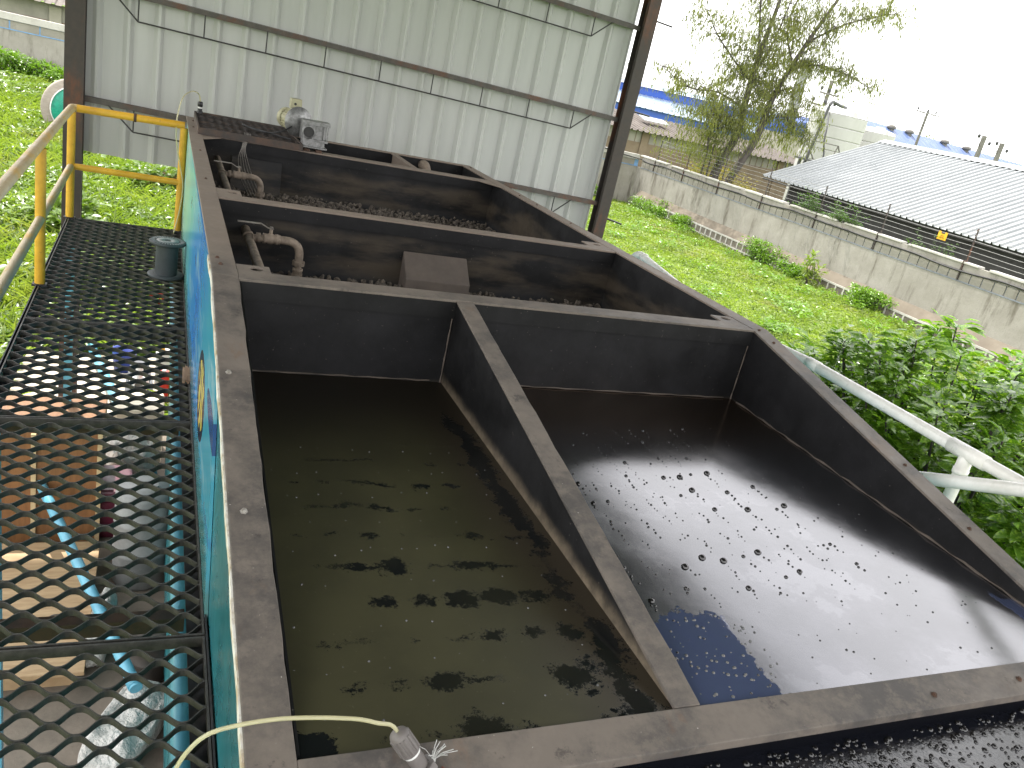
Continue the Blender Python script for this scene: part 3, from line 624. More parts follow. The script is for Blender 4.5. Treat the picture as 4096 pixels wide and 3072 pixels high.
# plastic wire spool standing on the walkway
sp = thing('plastic_spool', 'dark grey plastic wire spool standing upright on the walkway grating', 'spool', (.105, 6.70, 3.003))
def disc(z): return [(.052,z),(.128,z),(.133,z+.006),(.133,z+.018),(.128,z+.024),(.052,z+.024),(.0001,z+.024)]
mb = MB(); mb.lathe(disc(0), (.105,6.70,3.004), n=40); obj('flange', mb, M_['greyplastic'], sp)
mb = MB(); mb.lathe([(.082,.024),(.080,.12),(.082,.262)], (.105,6.70,3.004), n=32); obj('core', mb, M_['greyplastic'], sp)
mb = MB(); mb.lathe(disc(.262), (.105,6.70,3.004), n=40); f2 = obj('flange', mb, M_['greyplastic'], sp)
mb = MB(); zt = 3.004+.287
for k in range(36):
    a = 2*PI*k/36; r0 = .092 if k % 2 else .098
    c_, s_ = math.cos(a), math.sin(a); wd = .0035
    mb.hexa([(.105+c_*r0-s_*-wd, 6.70+s_*r0+c_*-wd, zt-.002), (.105+c_*.120+s_*wd, 6.70+s_*.120-c_*wd, zt-.002), (.105+c_*.120-s_*wd, 6.70+s_*.120+c_*wd, zt-.002), (.105+c_*r0-s_*wd, 6.70+s_*r0+c_*wd, zt-.002),
             (.105+c_*r0-s_*-wd, 6.70+s_*r0+c_*-wd, zt+.001), (.105+c_*.120+s_*wd, 6.70+s_*.120-c_*wd, zt+.001), (.105+c_*.120-s_*wd, 6.70+s_*.120+c_*wd, zt+.001), (.105+c_*r0-s_*wd, 6.70+s_*r0+c_*wd, zt+.001)])
mb.lathe([(.024,-.001),(.080,-.001),(.080,.001),(.024,.001),(.024,-.001)], (.105,6.70,zt), n=32)
obj('flange_print', mb, M_['greymark'], f2)
mb = MB(); mb.lathe([(.022,-.003),(.022,.003),(.0001,.003)], (.105,6.70,zt), n=6, smooth=False); obj('hub', mb, M_['greyplastic'], sp)

# wood splinter caught at the walkway edge
mb = MB()
for i in range(7):
    x = .195+i*.007; a = 4.60+.03*random.random(); mb.hexa([(x,a,3.004),(x+.006,a,3.004),(x+.012,a+.17+.06*random.random(),3.012),(x+.006,a+.2,3.012),(x,a,3.014+.004*random.random()),(x+.006,a,3.014),(x+.012,a+.18,3.026),(x+.006,a+.2,3.026)])
obj('wood_splinter', mb, M_['wood'], None, 'small broken wood splinter caught at the edge of the walkway', 'splinter')

# ------------------------------------------------------------------ valve assemblies in the filter bays
def valve(parent, c, ax, hdir, hl):   # ball valve body along ax with a lever
    c = Vector(c); ax = Vector(ax); h = Vector(hdir).normalized(); up = Vector((0,0,1)) if abs(ax.z) < .5 else Vector((0,-1,0))
    m = MB(); m.lathe([(.024,-.042),(.030,-.042),(.030,-.026),(.026,-.024),(.031,-.008),(.031,.008),(.026,.024),(.030,.026),(.030,.042),(.024,.042)], c, ax, 16)
    m.cyl(c+up*.02, .010, .035, up, 10); v = obj('ball_valve', m, M_['pipe_dirty'], parent)
    m = MB(); p = c+up*.058; q = p+h*.02+up*.004; r_ = p+h*.06+up*.026; s_ = p+h*hl+up*.028
    m.bar(p-h*.012, q, .020, .005, up); m.bar(q, r_, .018, .005, up); m.bar(r_, s_, .017, .006, up); m.cyl(p, .010, .012, up, 6)
    obj('lever', m, M_['handle'], v)
def manifold(dx, y_t, y0, y1, label):
    t = thing('pipe_manifold', label, 'valve pipe', (.5+dx, y_t, 3.6))
    x = .505+dx; z = 3.855
    m = MB(); m.tube([(x,y0,z-.02),(x,y1,z-.03)], .026, 14); m.lathe([(.026,-.03),(.032,-.03),(.032,.03),(.026,.03)], (x,y_t+.10,z-.024), (0,1,0), 14); obj('header_pipe', m, M_['pipe_dirty'], t)
    m = MB(); m.tube([(x+.015,y_t,z-.005),(x+.19,y_t,z)], .021, 12)
    for a in (.045,.155): m.lathe([(.021,-.012),(.027,-.012),(.027,.012),(.021,.012)], (x+a,y_t,z), (1,0,0), 12)
    obj('branch_pipe', m, M_['pipe_dirty'], t)
    m = MB(); m.tube([(x+.17,y_t,z)]+arc((x+.20,y_t,z),(x+.285,y_t,z),(x+.285,y_t,z-.085),8)+[(x+.285,y_t,z-.13)], .024, 14); obj('elbow', m, M_['pipe_dirty'], t)
    m = MB(); m.lathe([(.024,0),(.036,0),(.036,.028),(.024,.028)], (x+.285,y_t,z-.14), n=8, smooth=False); m.tube([(x+.285,y_t,z-.10),(x+.285,y_t,3.57)], .020, 12); obj('union_nut', m, M_['pipe_dirty'], t)
    valve(t, (x+.112,y_t,z), (1,0,0), (-1,-.12,0), .19); valve(t, (x+.285,y_t,z-.20), (0,0,1), (-1,.1,.06), .22)
    return t
manifold(0, 4.80, 3.60, 5.10, 'dusty valve pipe with two levers in the nearer filter bay')
manifold(-.035, 6.78, 5.28, 7.66, 'dusty valve pipe with two levers below the hanging wires')

# ------------------------------------------------------------------ mixing platform, gear motor, cables
pl = thing('platform_grating', 'rusty expanded metal cover over the far corner of the tank', 'grating', (.74, 8.25, 4.0))
mb = MB(); expanded(mb, .315, 1.165, 7.70, 8.84, 4.05, .33, h=.022); obj('grating_panel', mb, M_['grateb'], pl)
for (a, b_, c_, d) in ((.30,.312,7.66,8.87), (1.168,1.18,7.66,8.87), (.312,1.168,7.66,7.672), (.312,1.168,8.858,8.87)):
    mb = MB(); mb.box(a, b_, c_, d, 4.002, 4.056); obj('frame_bar', mb, M_['beamrust'], pl)
gm = thing('gear_motor', 'grey cast gearbox with cream finned motor at the far corner of the tank', 'motor', (1.29, 7.83, 4.0))
gx, gy, gz = 1.182, 7.755, 4.026
mb = MB()
for x in (1.20, 1.31): mb.box(x, x+.05, 7.73, 8.2, 4.001, 4.02)
obj('bracket', mb, M_['rustbolt'], gm)
mb = MB(); mb.box(gx-.01, gx+.225, gy, gy+.17, gz, gz+.016); mb.box(gx+.005, gx+.20, gy+.01, gy+.16, gz+.016, gz+.075); obj('base', mb, M_['alu'], gm, bevel=.004)
mb = MB(); mb.box(gx-.012, gx+.232, gy-.004, gy+.16, gz+.205, gz+.238); mb.box(gx-.012, gx+.10, gy+.004, gy+.16, gz+.07, gz+.205); mb.box(gx+.10, gx+.19, gy+.03, gy+.15, gz+.076, gz+.205)
mb.box(gx+.10, gx+.225, gy, gy+.16, gz+.062, gz+.084)
for x in (gx+.18, gx+.212): mb.box(x, x+.014, gy+.01, gy+.022, gz+.085, gz+.204); mb.box(x, x+.014, gy+.13, gy+.145, gz+.085, gz+.204)
for x in (gx+.0, gx+.03, gx+.165, gx+.20): mb.box(x, x+.010, gy-.008, gy-.005, gz+.212, gz+.232)
obj('gearbox', mb, M_['alu'], gm, bevel=.004)
mb = MB(); mb.lathe([(.048,0),(.060,0),(.060,.016),(.045,.016),(.045,.008)], (gx+.045, gy-.012, gz+.14), (0,1,0), 28)
for k in range(4):
    a = PI/4+k*PI/2; mb.cyl((gx+.045+.056*math.cos(a), gy-.014, gz+.14+.056*math.sin(a)), .007, .02, (0,1,0), 8)
obj('output_flange', mb, M_['alu'], gm)
mb = MB(); mb.cyl((gx+.045, gy-.006, gz+.14), .046, .012, (0,1,0), 28); obj('bore_plug', mb, M_['dark_bore'], gm)
ax = Vector((-.35,.93,0)).normalized(); mc = Vector((gx-.022, gy+.20, gz+.190))
mb = MB(); mb.lathe([(.0001,-.02),(.055,-.02),(.075,-.006),(.134,0),(.134,.014),(.12,.016)], mc, ax, 36); obj('motor_flange', mb, M_['alu'], gm)
mb = MB(); mb.cyl(mc+ax*.014, .078, .20, ax, 28); mb.lathe([(.085,0),(.092,.006),(.092,.05),(.075,.062),(.0001,.062)], mc+ax*.20, ax, 28)
u = Vector((0,0,1)); v = ax.cross(u)
for k in range(22):
    a = 2*PI*k/22; d = u*math.cos(a)+v*math.sin(a); mb.bar(mc+ax*.03+d*.085, mc+ax*.19+d*.085, .022, .004, v*math.cos(a)-u*math.sin(a))
mot = obj('motor_body', mb, M_['cream'], gm)
mb = MB(); tb = mc+ax*.085+u*.118; mb.hexa([tb+p for p in [Vector(q) for q in ((-.055,-.045,-.01),(.05,-.045,-.01),(.05,.05,-.01),(-.055,.05,-.01),(-.05,-.045,.075),(.045,-.045,.075),(.045,.05,.075),(-.05,.05,.075))]]); obj('terminal_box', mb, M_['cream'], gm, bevel=.006)
mb = MB(); mb.cyl(tb+Vector((-.012,-.047,.03)), .012, .006, (0,1,0), 14); obj('cable_port', mb, M_['dark_bore'], gm)
mb = MB(); mb.tube(spline([(1.10,7.93,4.17),(1.02,7.9,4.12),(.93,7.92,4.085),(.80,8.0,4.075),(.70,8.12,4.09),(.72,8.22,4.075),(.84,8.15,4.065),(.95,8.0,4.066),(1.10,7.86,4.062)], 6), .007, 8); obj('power_cable', mb, M_['cable'], None, 'black power cable looping from the motor over the rusty grating', 'cable')
mb = MB()
for k in range(5):
    a = k*.012; mb.tube(spline([(.685+a,7.78,4.06),(.68+a,7.70,4.045),(.665+a*.6,7.67,3.95),(.64+a*1.6,7.62,3.85),(.66+a*2.2,7.45,3.72),(.73+a*2,7.2,3.60)], 6), .0025, 6)
obj('wire_bundle', mb, M_['handle'], None, 'thin grey wires hanging from the rusty cover into the far filter bay', 'wires')
gl = thing('cable_gland', 'black gland with white ring upright on the far corner of the cover', 'gland', (.345, 8.74, 4.05))
mb = MB(); mb.lathe([(.026,0),(.026,.022),(.018,.026),(.022,.030),(.022,.042),(.015,.044)], (.345,8.74,4.055), n=14); obj('body', mb, M_['cable'], gl)
mb = MB(); mb.lathe([(.015,.044),(.018,.045),(.018,.058),(.015,.058)], (.345,8.74,4.055), n=14); obj('ring', mb, M_['whitep'], gl)
mb = MB(); mb.lathe([(.015,.058),(.024,.062),(.024,.100),(.018,.108),(.0001,.108)], (.345,8.74,4.055), n=14); obj('cap', mb, M_['cable'], gl)
mb = MB(); mb.tube(spline([(.345,8.74,4.155),(.325,8.68,4.23),(.26,8.55,4.26),(.18,8.40,4.20),(.14,8.25,4.03),(.145,8.19,3.85),(.19,8.19,3.62),(.225,8.19,3.45),(.215,8.18,3.25),(.185,8.17,3.06),(.17,8.1,3.01)], 8), .0055, 8)
obj('clear_tube', mb, M_['hose'], None, 'thin clear tube curving from the black gland down past the yellow post', 'tube')

# near hose fitting
A_ = Vector((.528,1.255,3.672)); B_ = Vector((.622,1.222,3.545)); fx = (B_-A_).normalized()
hf = thing('hose_fitting', 'grey brown plastic hose fitting tied with twine on the front rim', 'fitting', tuple(B_))
mb = MB(); n = 12; R_ = []
for i, (r, h) in enumerate([(.0001,0),(.016,0),(.0215,.004),(.0245,.010),(.0245,.062),(.020,.066)]): pass
mb.lathe([(.0001,0),(.013,0),(.020,.005),(.0225,.012)], A_, fx, 24); mb.lathe([(.0225,.012),(.0225,.062),(.0185,.064)], A_, fx, 24)
u = fx.orthogonal().normalized(); v = fx.cross(u)
for k in range(11):
    a = 2*PI*k/11; d = u*math.cos(a)+v*math.sin(a); mb.bar(A_+fx*.013+d*.0225, A_+fx*.060+d*.0225, .0062, .0045, d)
obj('cap_nut', mb, M_['taupe'], hf, bevel=.001)
mb = MB(); mb.lathe([(.0185,.064),(.0195,.0655),(.0195,.069),(.0185,.070)], A_, fx, 24); obj('seal_ring', mb, M_['whitep'], hf)
mb = MB(); mb.lathe([(.0180,.070),(.0188,.072),(.0188,.108),(.0175,.11)], A_, fx, 24); obj('body', mb, M_['taupe'], hf)
mb = MB(); mb.lathe([(.016,.108),(.0315,.108),(.0325,.110),(.0325,.127),(.0315,.129),(.016,.129)], A_, fx, 6, False); obj('hex_nut', mb, M_['taupe'], hf, bevel=.001)
mb = MB(); mb.lathe([(.016,.150),(.036,.149),(.038,.152),(.036,.156),(.016,.156)], A_, fx, 30); obj('washer', mb, M_['redwasher'], hf)
mb = MB()
for k in range(9):
    h = .131+k*.0022; r = .019+.004*math.sin(k*1.7)
    mb.tube([A_+fx*(h+.003*math.sin(t*2*PI/14+k))+(u*math.cos(2*PI*t/14)+v*math.sin(2*PI*t/14))*(r+.002*math.sin(3*t)) for t in range(15)], .0024, 5)
for k in range(10):
    h = .158+k*.006; mb.tube([A_+fx*(h+.004*math.sin(t*2*PI/14+k))+(u*math.cos(2*PI*t/14)+v*math.sin(2*PI*t/14))*(.026+.002*math.sin(3*t+k)) for t in range(15)], .004, 5)
K = A_+fx*.128+Vector((.015,.005,.028))
for k in range(16):
    d = Vector((random.uniform(-.4,1.0), random.uniform(-.2,.9), random.uniform(.15,1))).normalized(); l = random.uniform(.02,.055)
    mb.tube([K, K+d*l*.5+Vector((0,0,.004)), K+d*l+Vector((random.uniform(-.008,.008),0,-.004))], .0010, 4)
for k in range(4): mb.tube([K, K+Vector((-.02-.006*k,-.004*k,-.004)), K+Vector((-.046-.004*k,.006*k,.004+.002*k))], .0012, 4)
mb.lathe([(.0001,-.006),(.006,-.003),(.006,.003),(.0001,.006)], K, (1,0,.3), 8)
obj('twine', mb, M_['twine'], hf)
mb = MB(); mb.tube([A_+fx*.10, A_+fx*.30], .018, 16); obj('stub_pipe', mb, M_['pipe_dirty'], hf)
mb = MB(); mb.tube(spline([A_+fx*.02, A_-fx*.018, (.480,1.25,3.708), (.440,1.25,3.724), (.380,1.25,3.737), (.320,1.25,3.746), (.270,1.25,3.750), (.210,1.25,3.747), (.152,1.25,3.735), (.118,1.25,3.705), (.093,1.25,3.653), (.082,1.25,3.58), (.075,1.25,3.45)], 6), .0044, 12)
obj('clear_hose', mb, M_['hose'], None, 'yellowed clear hose arching from the fitting over the near rim', 'hose')

# ------------------------------------------------------------------ white pipework beyond the right wall
pv = thing('pvc_pipework', 'white plastic pipe line with tee running along the right tank side', 'pipe', (3.5, 2.3, 3.8))
pp = [(3.49,5.42,3.93),(3.50,4.3,3.80),(3.50,3.40,3.846),(3.50,2.30,3.842),(3.50,.2,3.85)]
mb = MB(); mb.tube(pp, .031, 18); obj('main_pipe', mb, M_['pvc'], pv)
mb = MB(); mb.tube(arc((3.49,5.40,3.93),(3.49,5.54,3.935),(3.49,5.53,3.80),8)+[(3.49,5.53,3.5)], .033, 16); mb.lathe([(.032,0),(.037,0),(.037,.03),(.032,.03)], (3.49,5.36,3.927), (0,1,-.05), 18); obj('elbow', mb, M_['pvc'], pv)
mb = MB(); mb.lathe([(.029,-.09),(.034,-.09),(.034,.0),(.029,.0)], (3.50,3.42,3.846), (0,1,0), 18); obj('coupling', mb, M_['pvc'], pv)
mb = MB(); mb.lathe([(.029,-.10),(.036,-.10),(.036,.10),(.029,.10)], (3.50,2.30,3.842), (0,1,0), 18); mb.lathe([(.033,0),(.033,.08),(.036,.08),(.036,.105),(.029,.105)], (3.50,2.30,3.842), (0,0,-1), 18); obj('tee', mb, M_['pvc'], pv)
mb = MB(); mb.tube([(3.50,2.30,3.75),(3.50,2.30,.02)], .029, 18); obj('down_pipe', mb, M_['pvc'], pv)
mb = MB(); mb.tube([(3.37,3.2,3.30),(3.375,2.33,3.69),(3.38,1.93,3.865),(3.38,1.2,4.18)], .031, 18); obj('pvc_pipe', mb, M_['pvc'], None, 'short white pipe rising across the pipe tee beside the right wall', 'pipe')

# ------------------------------------------------------------------ shed: sheet wall, posts, girts, roof
shed = thing('shed', 'open shed with cream corrugated end wall and rusty posts behind the tank', 'shed', (2.4, 10.5, 0))
YW = 10.5
def girt_z(z_l, x): return z_l-.0325*(x+.85)*1.0
mb = MB(); prof = []; x = -.90
while x < 5.72:
    prof += [(x, 0), (x+.185, 0), (x+.225, .048), (x+.252, .048), (x+.290, 0)]; x += .302
prof = [(p, q) for p, q in prof if p < 5.80]
for (p0, q0), (p1, q1) in zip(prof, prof[1:]):
    zb0 = girt_z(3.235, p0); zb1 = girt_z(3.235, p1)
    mb.hexa([(p0,YW-q0+.04,zb0),(p1,YW-q1+.04,zb1),(p1,YW-q1+.0415,zb1),(p0,YW-q0+.0415,zb0),(p0,YW-q0+.04,7.9),(p1,YW-q1+.04,7.9),(p1,YW-q1+.0415,7.9),(p0,YW-q0+.0415,7.9)])
obj('wall_sheet', mb, M_['panel'], shed)
def hpost(x, wd, zb):
    m = MB(); h = wd/2
    m.box(x-h, x+h, YW-.20, YW-.19, zb, 8.0); m.box(x-h, x+h, YW-.02, YW-.01, zb, 8.0); m.box(x-.006, x+.006, YW-.189, YW-.021, zb, 8.0)
    m.box(x-h, x-h+.008, YW-.189, YW-.14, zb, 8.0); m.box(x+h-.008, x+h, YW-.189, YW-.14, zb, 8.0)
    return m
obj('post', hpost(-.86, .19, 0), M_['post'], shed, bevel=.002); obj('post', hpost(5.83, .17, 0), M_['post'], shed, bevel=.002)
for i, zl in enumerate((3.85, 5.015, 6.19, 7.3)):
    xa, xb = -.765, 5.745; za, zb = girt_z(zl, xa), girt_z(zl, xb)
    m = MB(); yg = YW-.045
    m.hexa([(xa,yg-.06,za-.005),(xb,yg-.06,zb-.005),(xb,yg-.001,zb-.005),(xa,yg-.001,za-.005),(xa,yg-.06,za),(xb,yg-.06,zb),(xb,yg-.001,zb),(xa,yg-.001,za)])
    m.hexa([(xa,yg-.06,za-.062),(xb,yg-.06,zb-.062),(xb,yg-.054,zb-.062),(xa,yg-.054,za-.062),(xa,yg-.06,za-.006),(xb,yg-.06,zb-.006),(xb,yg-.054,zb-.006),(xa,yg-.054,za-.006)])
    g = obj('girt', m, M_['girt'], shed)
    m = MB(); c0, c1 = -.27, 5.06; y_ = yg-.057; D = .29
    cz = lambda x: girt_z(zl, x)-D
    m.tube([(c0,y_,cz(c0)),(c1,y_,cz(c1))], .0085, 8)
    m.tube([(c0,y_,cz(c0)),(c0-.26,y_,girt_z(zl,c0-.26)-.05)], .0085, 8); m.tube([(c1,y_,cz(c1)),(c1+.27,y_,girt_z(zl,c1+.27)-.05)], .0085, 8)
    k = 0; xx = c0
    while xx <= c1+.01:
        m.tube([(xx,y_,cz(xx)),(xx,y_,girt_z(zl,xx)-.05)], .0075, 8); xx += .6663
    obj('truss_rod', m, M_['rod'], g)
    if i: 
        m = MB(); m.tube([(5.92,YW-.05,zb+.12),(6.25,YW-.05,zb+.10)], .012, 8); obj('stub_rod', m, M_['rod'], shed)
m = MB(); m.tube([(5.92,YW-.05,3.42),(6.25,YW-.05,3.36)], .014, 8); obj('stub_rod', m, M_['rod'], shed)
# roof overhead (outside the frame): it shades the tank and shows in the water
m = MB(); rx0, rx1 = -4.2, 6.45; n = 36; m.m = 0
for i in range(n):
    a = rx0+(rx1-rx0)*i/n; b_ = rx0+(rx1-rx0)*(i+1)/n; za = 7.55+(rx1-a)*.09; zb = 7.55+(rx1-b_)*.09; mid = a+(b_-a)*.8
    zm = 7.55+(rx1-mid)*.09
    for (p, q, hp, hq) in ((a, mid, 0, 0), (mid, mid+(b_-mid)*.3, 0, .035), (mid+(b_-mid)*.3, mid+(b_-mid)*.7, .035, .035), (mid+(b_-mid)*.7, b_, .035, 0)):
        zp = 7.55+(rx1-p)*.09+hp; zq = 7.55+(rx1-q)*.09+hq
        m.hexa([(p,-3,zp),(q,-3,zq),(q,10.85,zq),(p,10.85,zp),(p,-3,zp+.002),(q,-3,zq+.002),(q,10.85,zq+.002),(p,10.85,zp+.002)])
obj('roof_sheet', m, M_['roofunder'], shed)
for y in (10.2, 7.2, 4.2, 1.2, -1.8):
    m = MB(); m.bar((rx0,y,7.55+(rx1-rx0)*.09-.08),(rx1,y,7.47), .06, .12); obj('rafter', m, M_['girt'], shed)
for (x, y) in ((5.83,-2.6), (-4.0,-2.6), (-4.0,10.4)):
    m = MB(); m.box(x-.08, x+.08, y-.08, y+.08, 0, 7.44+(rx1-x)*.09); obj('post', m, M_['post'], shed)

# ------------------------------------------------------------------ boundary walls
bw = thing('boundary_wall', 'long stained grey block wall with white cap slabs on the right', 'wall', (24.2, 22, 0))
WT = 2.62
mb = MB(); mb.box(24.0, 24.22, -6, 39.995, -.3, 1.95); obj('render', mb, M_['render'], bw)
mb = MB()
y = -5.9
while y < 39.6:
    mb.box(24.006, 24.2, y, y+.39, 1.985, 2.295); y += .43
obj('block_course', mb, M_['block'], bw)
mb = MB(); mb.box(24.035, 24.19, -6, 39.68, 1.951, 2.31); obj('mortar', mb, M_['ledge'], bw)
mb = MB(); mb.box(23.985, 24.21, -6, 39.68, 1.945, 1.984); obj('ledge', mb, M_['ledge'], bw)
mb = MB(); mb.box(24.004, 24.21, -6, 39.69, 2.311, 2.53); obj('beam', mb, M_['render'], bw)
y = -4.5; i = 0; caps = []
random.seed(21)
while y < 39:
    l = 2.85+random.uniform(-.2,.2)
    mb = MB(); mb.box(23.955, 24.27, y, y+l, 2.532, 2.592+.02*random.random())
    obj('cap_slab', mb, M_['cap'], bw, bevel=.008); y += l+.28+.15*random.random()
fz = lambda y: .02+.007*(y-25)
mb = MB(); mb.hexa([(23.63,-6,-.4),(23.98,-6,-.4),(23.98,39,-.4),(23.63,39,-.4),(23.63,-6,fz(-6)+.39),(23.98,-6,fz(-6)+.39),(23.98,39,fz(39)+.39),(23.63,39,fz(39)+.39)]); obj('stone_footing', mb, M_['stone'], bw)
mb = MB()
for d0, d1 in ((-.30,-.25), (.0,.06), (.34,.41)):
    mb.hexa([(23.59,-6,fz(-6)+d0),(23.62,-6,fz(-6)+d0),(23.62,39,fz(39)+d0),(23.59,39,fz(39)+d0),(23.59,-6,fz(-6)+d1),(23.62,-6,fz(-6)+d1),(23.62,39,fz(39)+d1),(23.59,39,fz(39)+d1)])
y = 10.0
while y < 38.8:
    mb.box(23.592, 23.628, y, y+.06, fz(y)+.061, fz(y)+.339); mb.box(23.592, 23.628, y+.18, y+.24, fz(y)-.249, fz(y)-.001); y += .42
obj('footing_mortar', mb, M_['cap'], bw)
mb = MB(); mb.hexa([(23.70,-6,fz(-6)+.391),(23.995,-6,fz(-6)+.391),(23.995,39,fz(39)+.391),(23.70,39,fz(39)+.391),(23.985,-6,fz(-6)+.72),(23.996,-6,fz(-6)+.72),(23.996,39,fz(39)+.72),(23.985,39,fz(39)+.72)]); obj('footing_slope', mb, simple('tan_earth_render', (.17,.145,.112), (.12,.10,.076), 1.5, .95), bw)
bb = thing('back_wall', 'stained concrete wall with blue painted joints far behind the shed', 'wall', (8, 40, 0))
def bz(x): return 3.2-.0205*(x+5.9)
def slab(mb, x0, x1, y0, y1, d0, d1, abs0=None):
    mb.hexa([(x0,y0,abs0 if abs0 is not None else bz(x0)+d0),(x1,y0,abs0 if abs0 is not None else bz(x1)+d0),(x1,y1,abs0 if abs0 is not None else bz(x1)+d0),(x0,y1,abs0 if abs0 is not None else bz(x0)+d0),
             (x0,y0,bz(x0)+d1),(x1,y0,bz(x1)+d1),(x1,y1,bz(x1)+d1),(x0,y1,bz(x0)+d1)])
mb = MB(); slab(mb, -14, 24.0, 40, 40.22, 0, -.62, -.3); obj('render', mb, M_['render'], bb)
mb = MB(); x = -14
while x < 23.5: slab(mb, x, x+1.0, 40.012, 40.2, -.585, -.27); x += 1.05
obj('block_course', mb, M_['block'], bb)
mb = MB(); slab(mb, -14, 24.0, 40.03, 40.19, -.619, -.26); slab(mb, -14, 24.0, 39.985, 40.2, -.622, -.588); obj('joint', mb, M_['bluemortar'], bb)
mb = MB(); slab(mb, -14, 24.0, 39.97, 40.25, -.259, -.0); obj('cap_slab', mb, M_['cap'], bb)
# conduit cable sagging along the wall
mb = MB(); P = []
for i in range(130):
    y = 10+i*.225; P.append((23.95, y, 2.36+.05*math.sin(y*.9)*math.sin(y*.37+1)-.04*abs(math.sin(y*PI/3.4))))
P += [(23.93,39.6,2.40),(23.0,39.92,2.45),(21.5,39.93,2.62),(19.5,39.93,2.72)]
mb.tube(P, .03, 8); obj('conduit_cable', mb, M_['cable'], None, 'black conduit sagging along the top of the right block wall', 'cable')
# electric fence on the wall
ef = thing('electric_fence', 'wire fence on thin black posts along the top of the right wall', 'fence', (24.1, 22, 2.6))
fy = [38.3, 35.5, 32.43, 29.15, 25.67, 22.37, 18.60, 15.0, 11.4]
for y in fy:
    mb = MB(); mb.bar((23.975,y,1.99),(23.975,y,2.60), .045, .045); mb.bar((23.96,y,2.61),(24.12,y,2.61), .05, .03); mb.bar((24.10,y,2.62),(24.10,y+.04,3.68), .035, .035)
    for k in range(6): mb.cyl((24.06,y+.005+k*.006,2.78+k*.165), .022, .035, (0,0,1), 8)
    obj('post', mb, M_['post'], ef)
mb = MB()
for k in range(6):
    z = 2.79+k*.165
    for a, b_ in zip(fy, fy[1:]): mb.tube([(24.05,a,z),(24.05,(a+b_)/2,z-.02),(24.05,b_,z)], .007, 5)
obj('fence_wire', mb, M_['wire'], ef)
ws = thing('warning_sign', 'small orange notched warning plate hanging on the fence wires', 'sign', (24.03, 19.8, 3.05))
mb = MB(); y0, y1, z0, z1 = 19.62, 19.98, 3.02, 3.22
mb.prism([(24.03,y0,z0),(24.03,y0,z1+.07),(24.03,y0+.10,z1+.07),(24.03,y0+.10,z1),(24.03,y1-.10,z1),(24.03,y1-.10,z1+.07),(24.03,y1,z1+.07),(24.03,y1,z0)], (.012,0,0)); obj('plate', mb, M_['sign'], ws)
mb = MB()
for (a, b_, c_, d) in ((.10,.24,.13,.145),(.10,.26,.085,.10),(.08,.13,.05,.07),(.17,.27,.05,.07)): mb.box(24.026, 24.0295, y0+a, y0+b_, z0+c_, z0+d)
obj('print', mb, M_['signtext'], ws)

# ------------------------------------------------------------------ buildings beyond the wall
def sheet_roof(name, p00, p10, p11, p01, pitch, amp, mat, parent, thick=.03, narrow=.3):
    """ribbed sheet: ribs run from edge p00-p10 (eave) to p01-p11 (ridge)"""
    p00, p10, p11, p01 = map(Vector, (p00, p10, p11, p01)); n = int((p10-p00).length/pitch); nrm = (p10-p00).cross(p01-p00).normalized()
    if nrm.z < 0: nrm = -nrm
    m = MB(); prof = []
    for i in range(n):
        t = i/n; d = 1/n; prof += [(t,0),(t+d*(1-narrow),0),(t+d*(1-narrow*.75),amp),(t+d*(1-narrow*.25),amp)]
    prof.append((1,0))
    lo = [p00.lerp(p10,t)+nrm*h for t, h in prof]; hi = [p01.lerp(p11,t)+nrm*h for t, h in prof]; N = len(prof)
    vs = lo+hi+[p-nrm*thick for p in lo]+[p-nrm*thick for p in hi]; fs = []
    for i in range(N-1):
        fs += [(i,i+1,N+i+1,N+i), (2*N+i+1,2*N+i,3*N+i,3*N+i+1), (i+1,i,2*N+i,2*N+i+1), (N+i,N+i+1,3*N+i+1,3*N+i)]
    fs += [(0,N,3*N,2*N), (N-1,2*N+N-1,3*N+N-1,N+N-1)]
    m.add(vs, fs); return obj(name, m, mat, parent)
zb_ = thing('zinc_roof_building', 'low dark walled building with a bright ribbed zinc roof behind the wall', 'building', (31, 18, 0))
sheet_roof('roof', (27.5,2,3.13), (27.5,33.9,3.12), (34.56,33.9,6.03), (34.56,2,6.03), .33, .080, M_['zinc'], zb_, .02, .27)
sheet_roof('roof', (41.6,33.9,3.12), (41.6,2,3.13), (34.56,2,6.03), (34.56,33.9,6.03), .33, .080, M_['zinc'], zb_, .02, .27)
mb = MB(); mb.hexa([(34.1,1.9,5.90),(34.56,1.9,6.075),(34.56,34.0,6.075),(34.1,34.0,5.90),(34.1,1.9,5.92),(34.56,1.9,6.10),(34.56,34.0,6.10),(34.1,34.0,5.92)]); mb.hexa([(34.56,1.9,6.075),(35.0,1.9,5.90),(35.0,34.0,5.90),(34.56,34.0,6.075),(34.56,1.9,6.10),(35.0,1.9,5.92),(35.0,34.0,5.92),(34.56,34.0,6.10)]); obj('ridge_cap', mb, M_['zinc'], zb_)
mb = MB(); mb.box(28.1, 28.2, 2.5, 32.4, 0, 3.25); mb.box(28.2, 41.0, 32.3, 32.4, 0, 3.2); mb.box(40.9, 41.0, 2.5, 32.3, 0, 3.2); obj('wall', mb, M_['darkwall'], zb_)
mb = MB(); mb.box(27.52, 27.56, 2, 33.85, 2.98, 3.06); obj('fascia', mb, M_['darkwall'], zb_)
ws_ = thing('workshop', 'long brown block workshop with weathered corrugated roof behind the back wall', 'building', (20, 57, 0))
sheet_roof('roof', (-22,54.4,3.45), (49,54.4,3.33), (49,61.5,4.2), (-22,61.5,4.95), .50, .09, M_['brownroof'], ws_, .02, .42)
mb = MB(); mb.box(-22, 48.6, 55.0, 55.25, 0, 2.55); obj('block_wall', mb, M_['brick'], ws_)
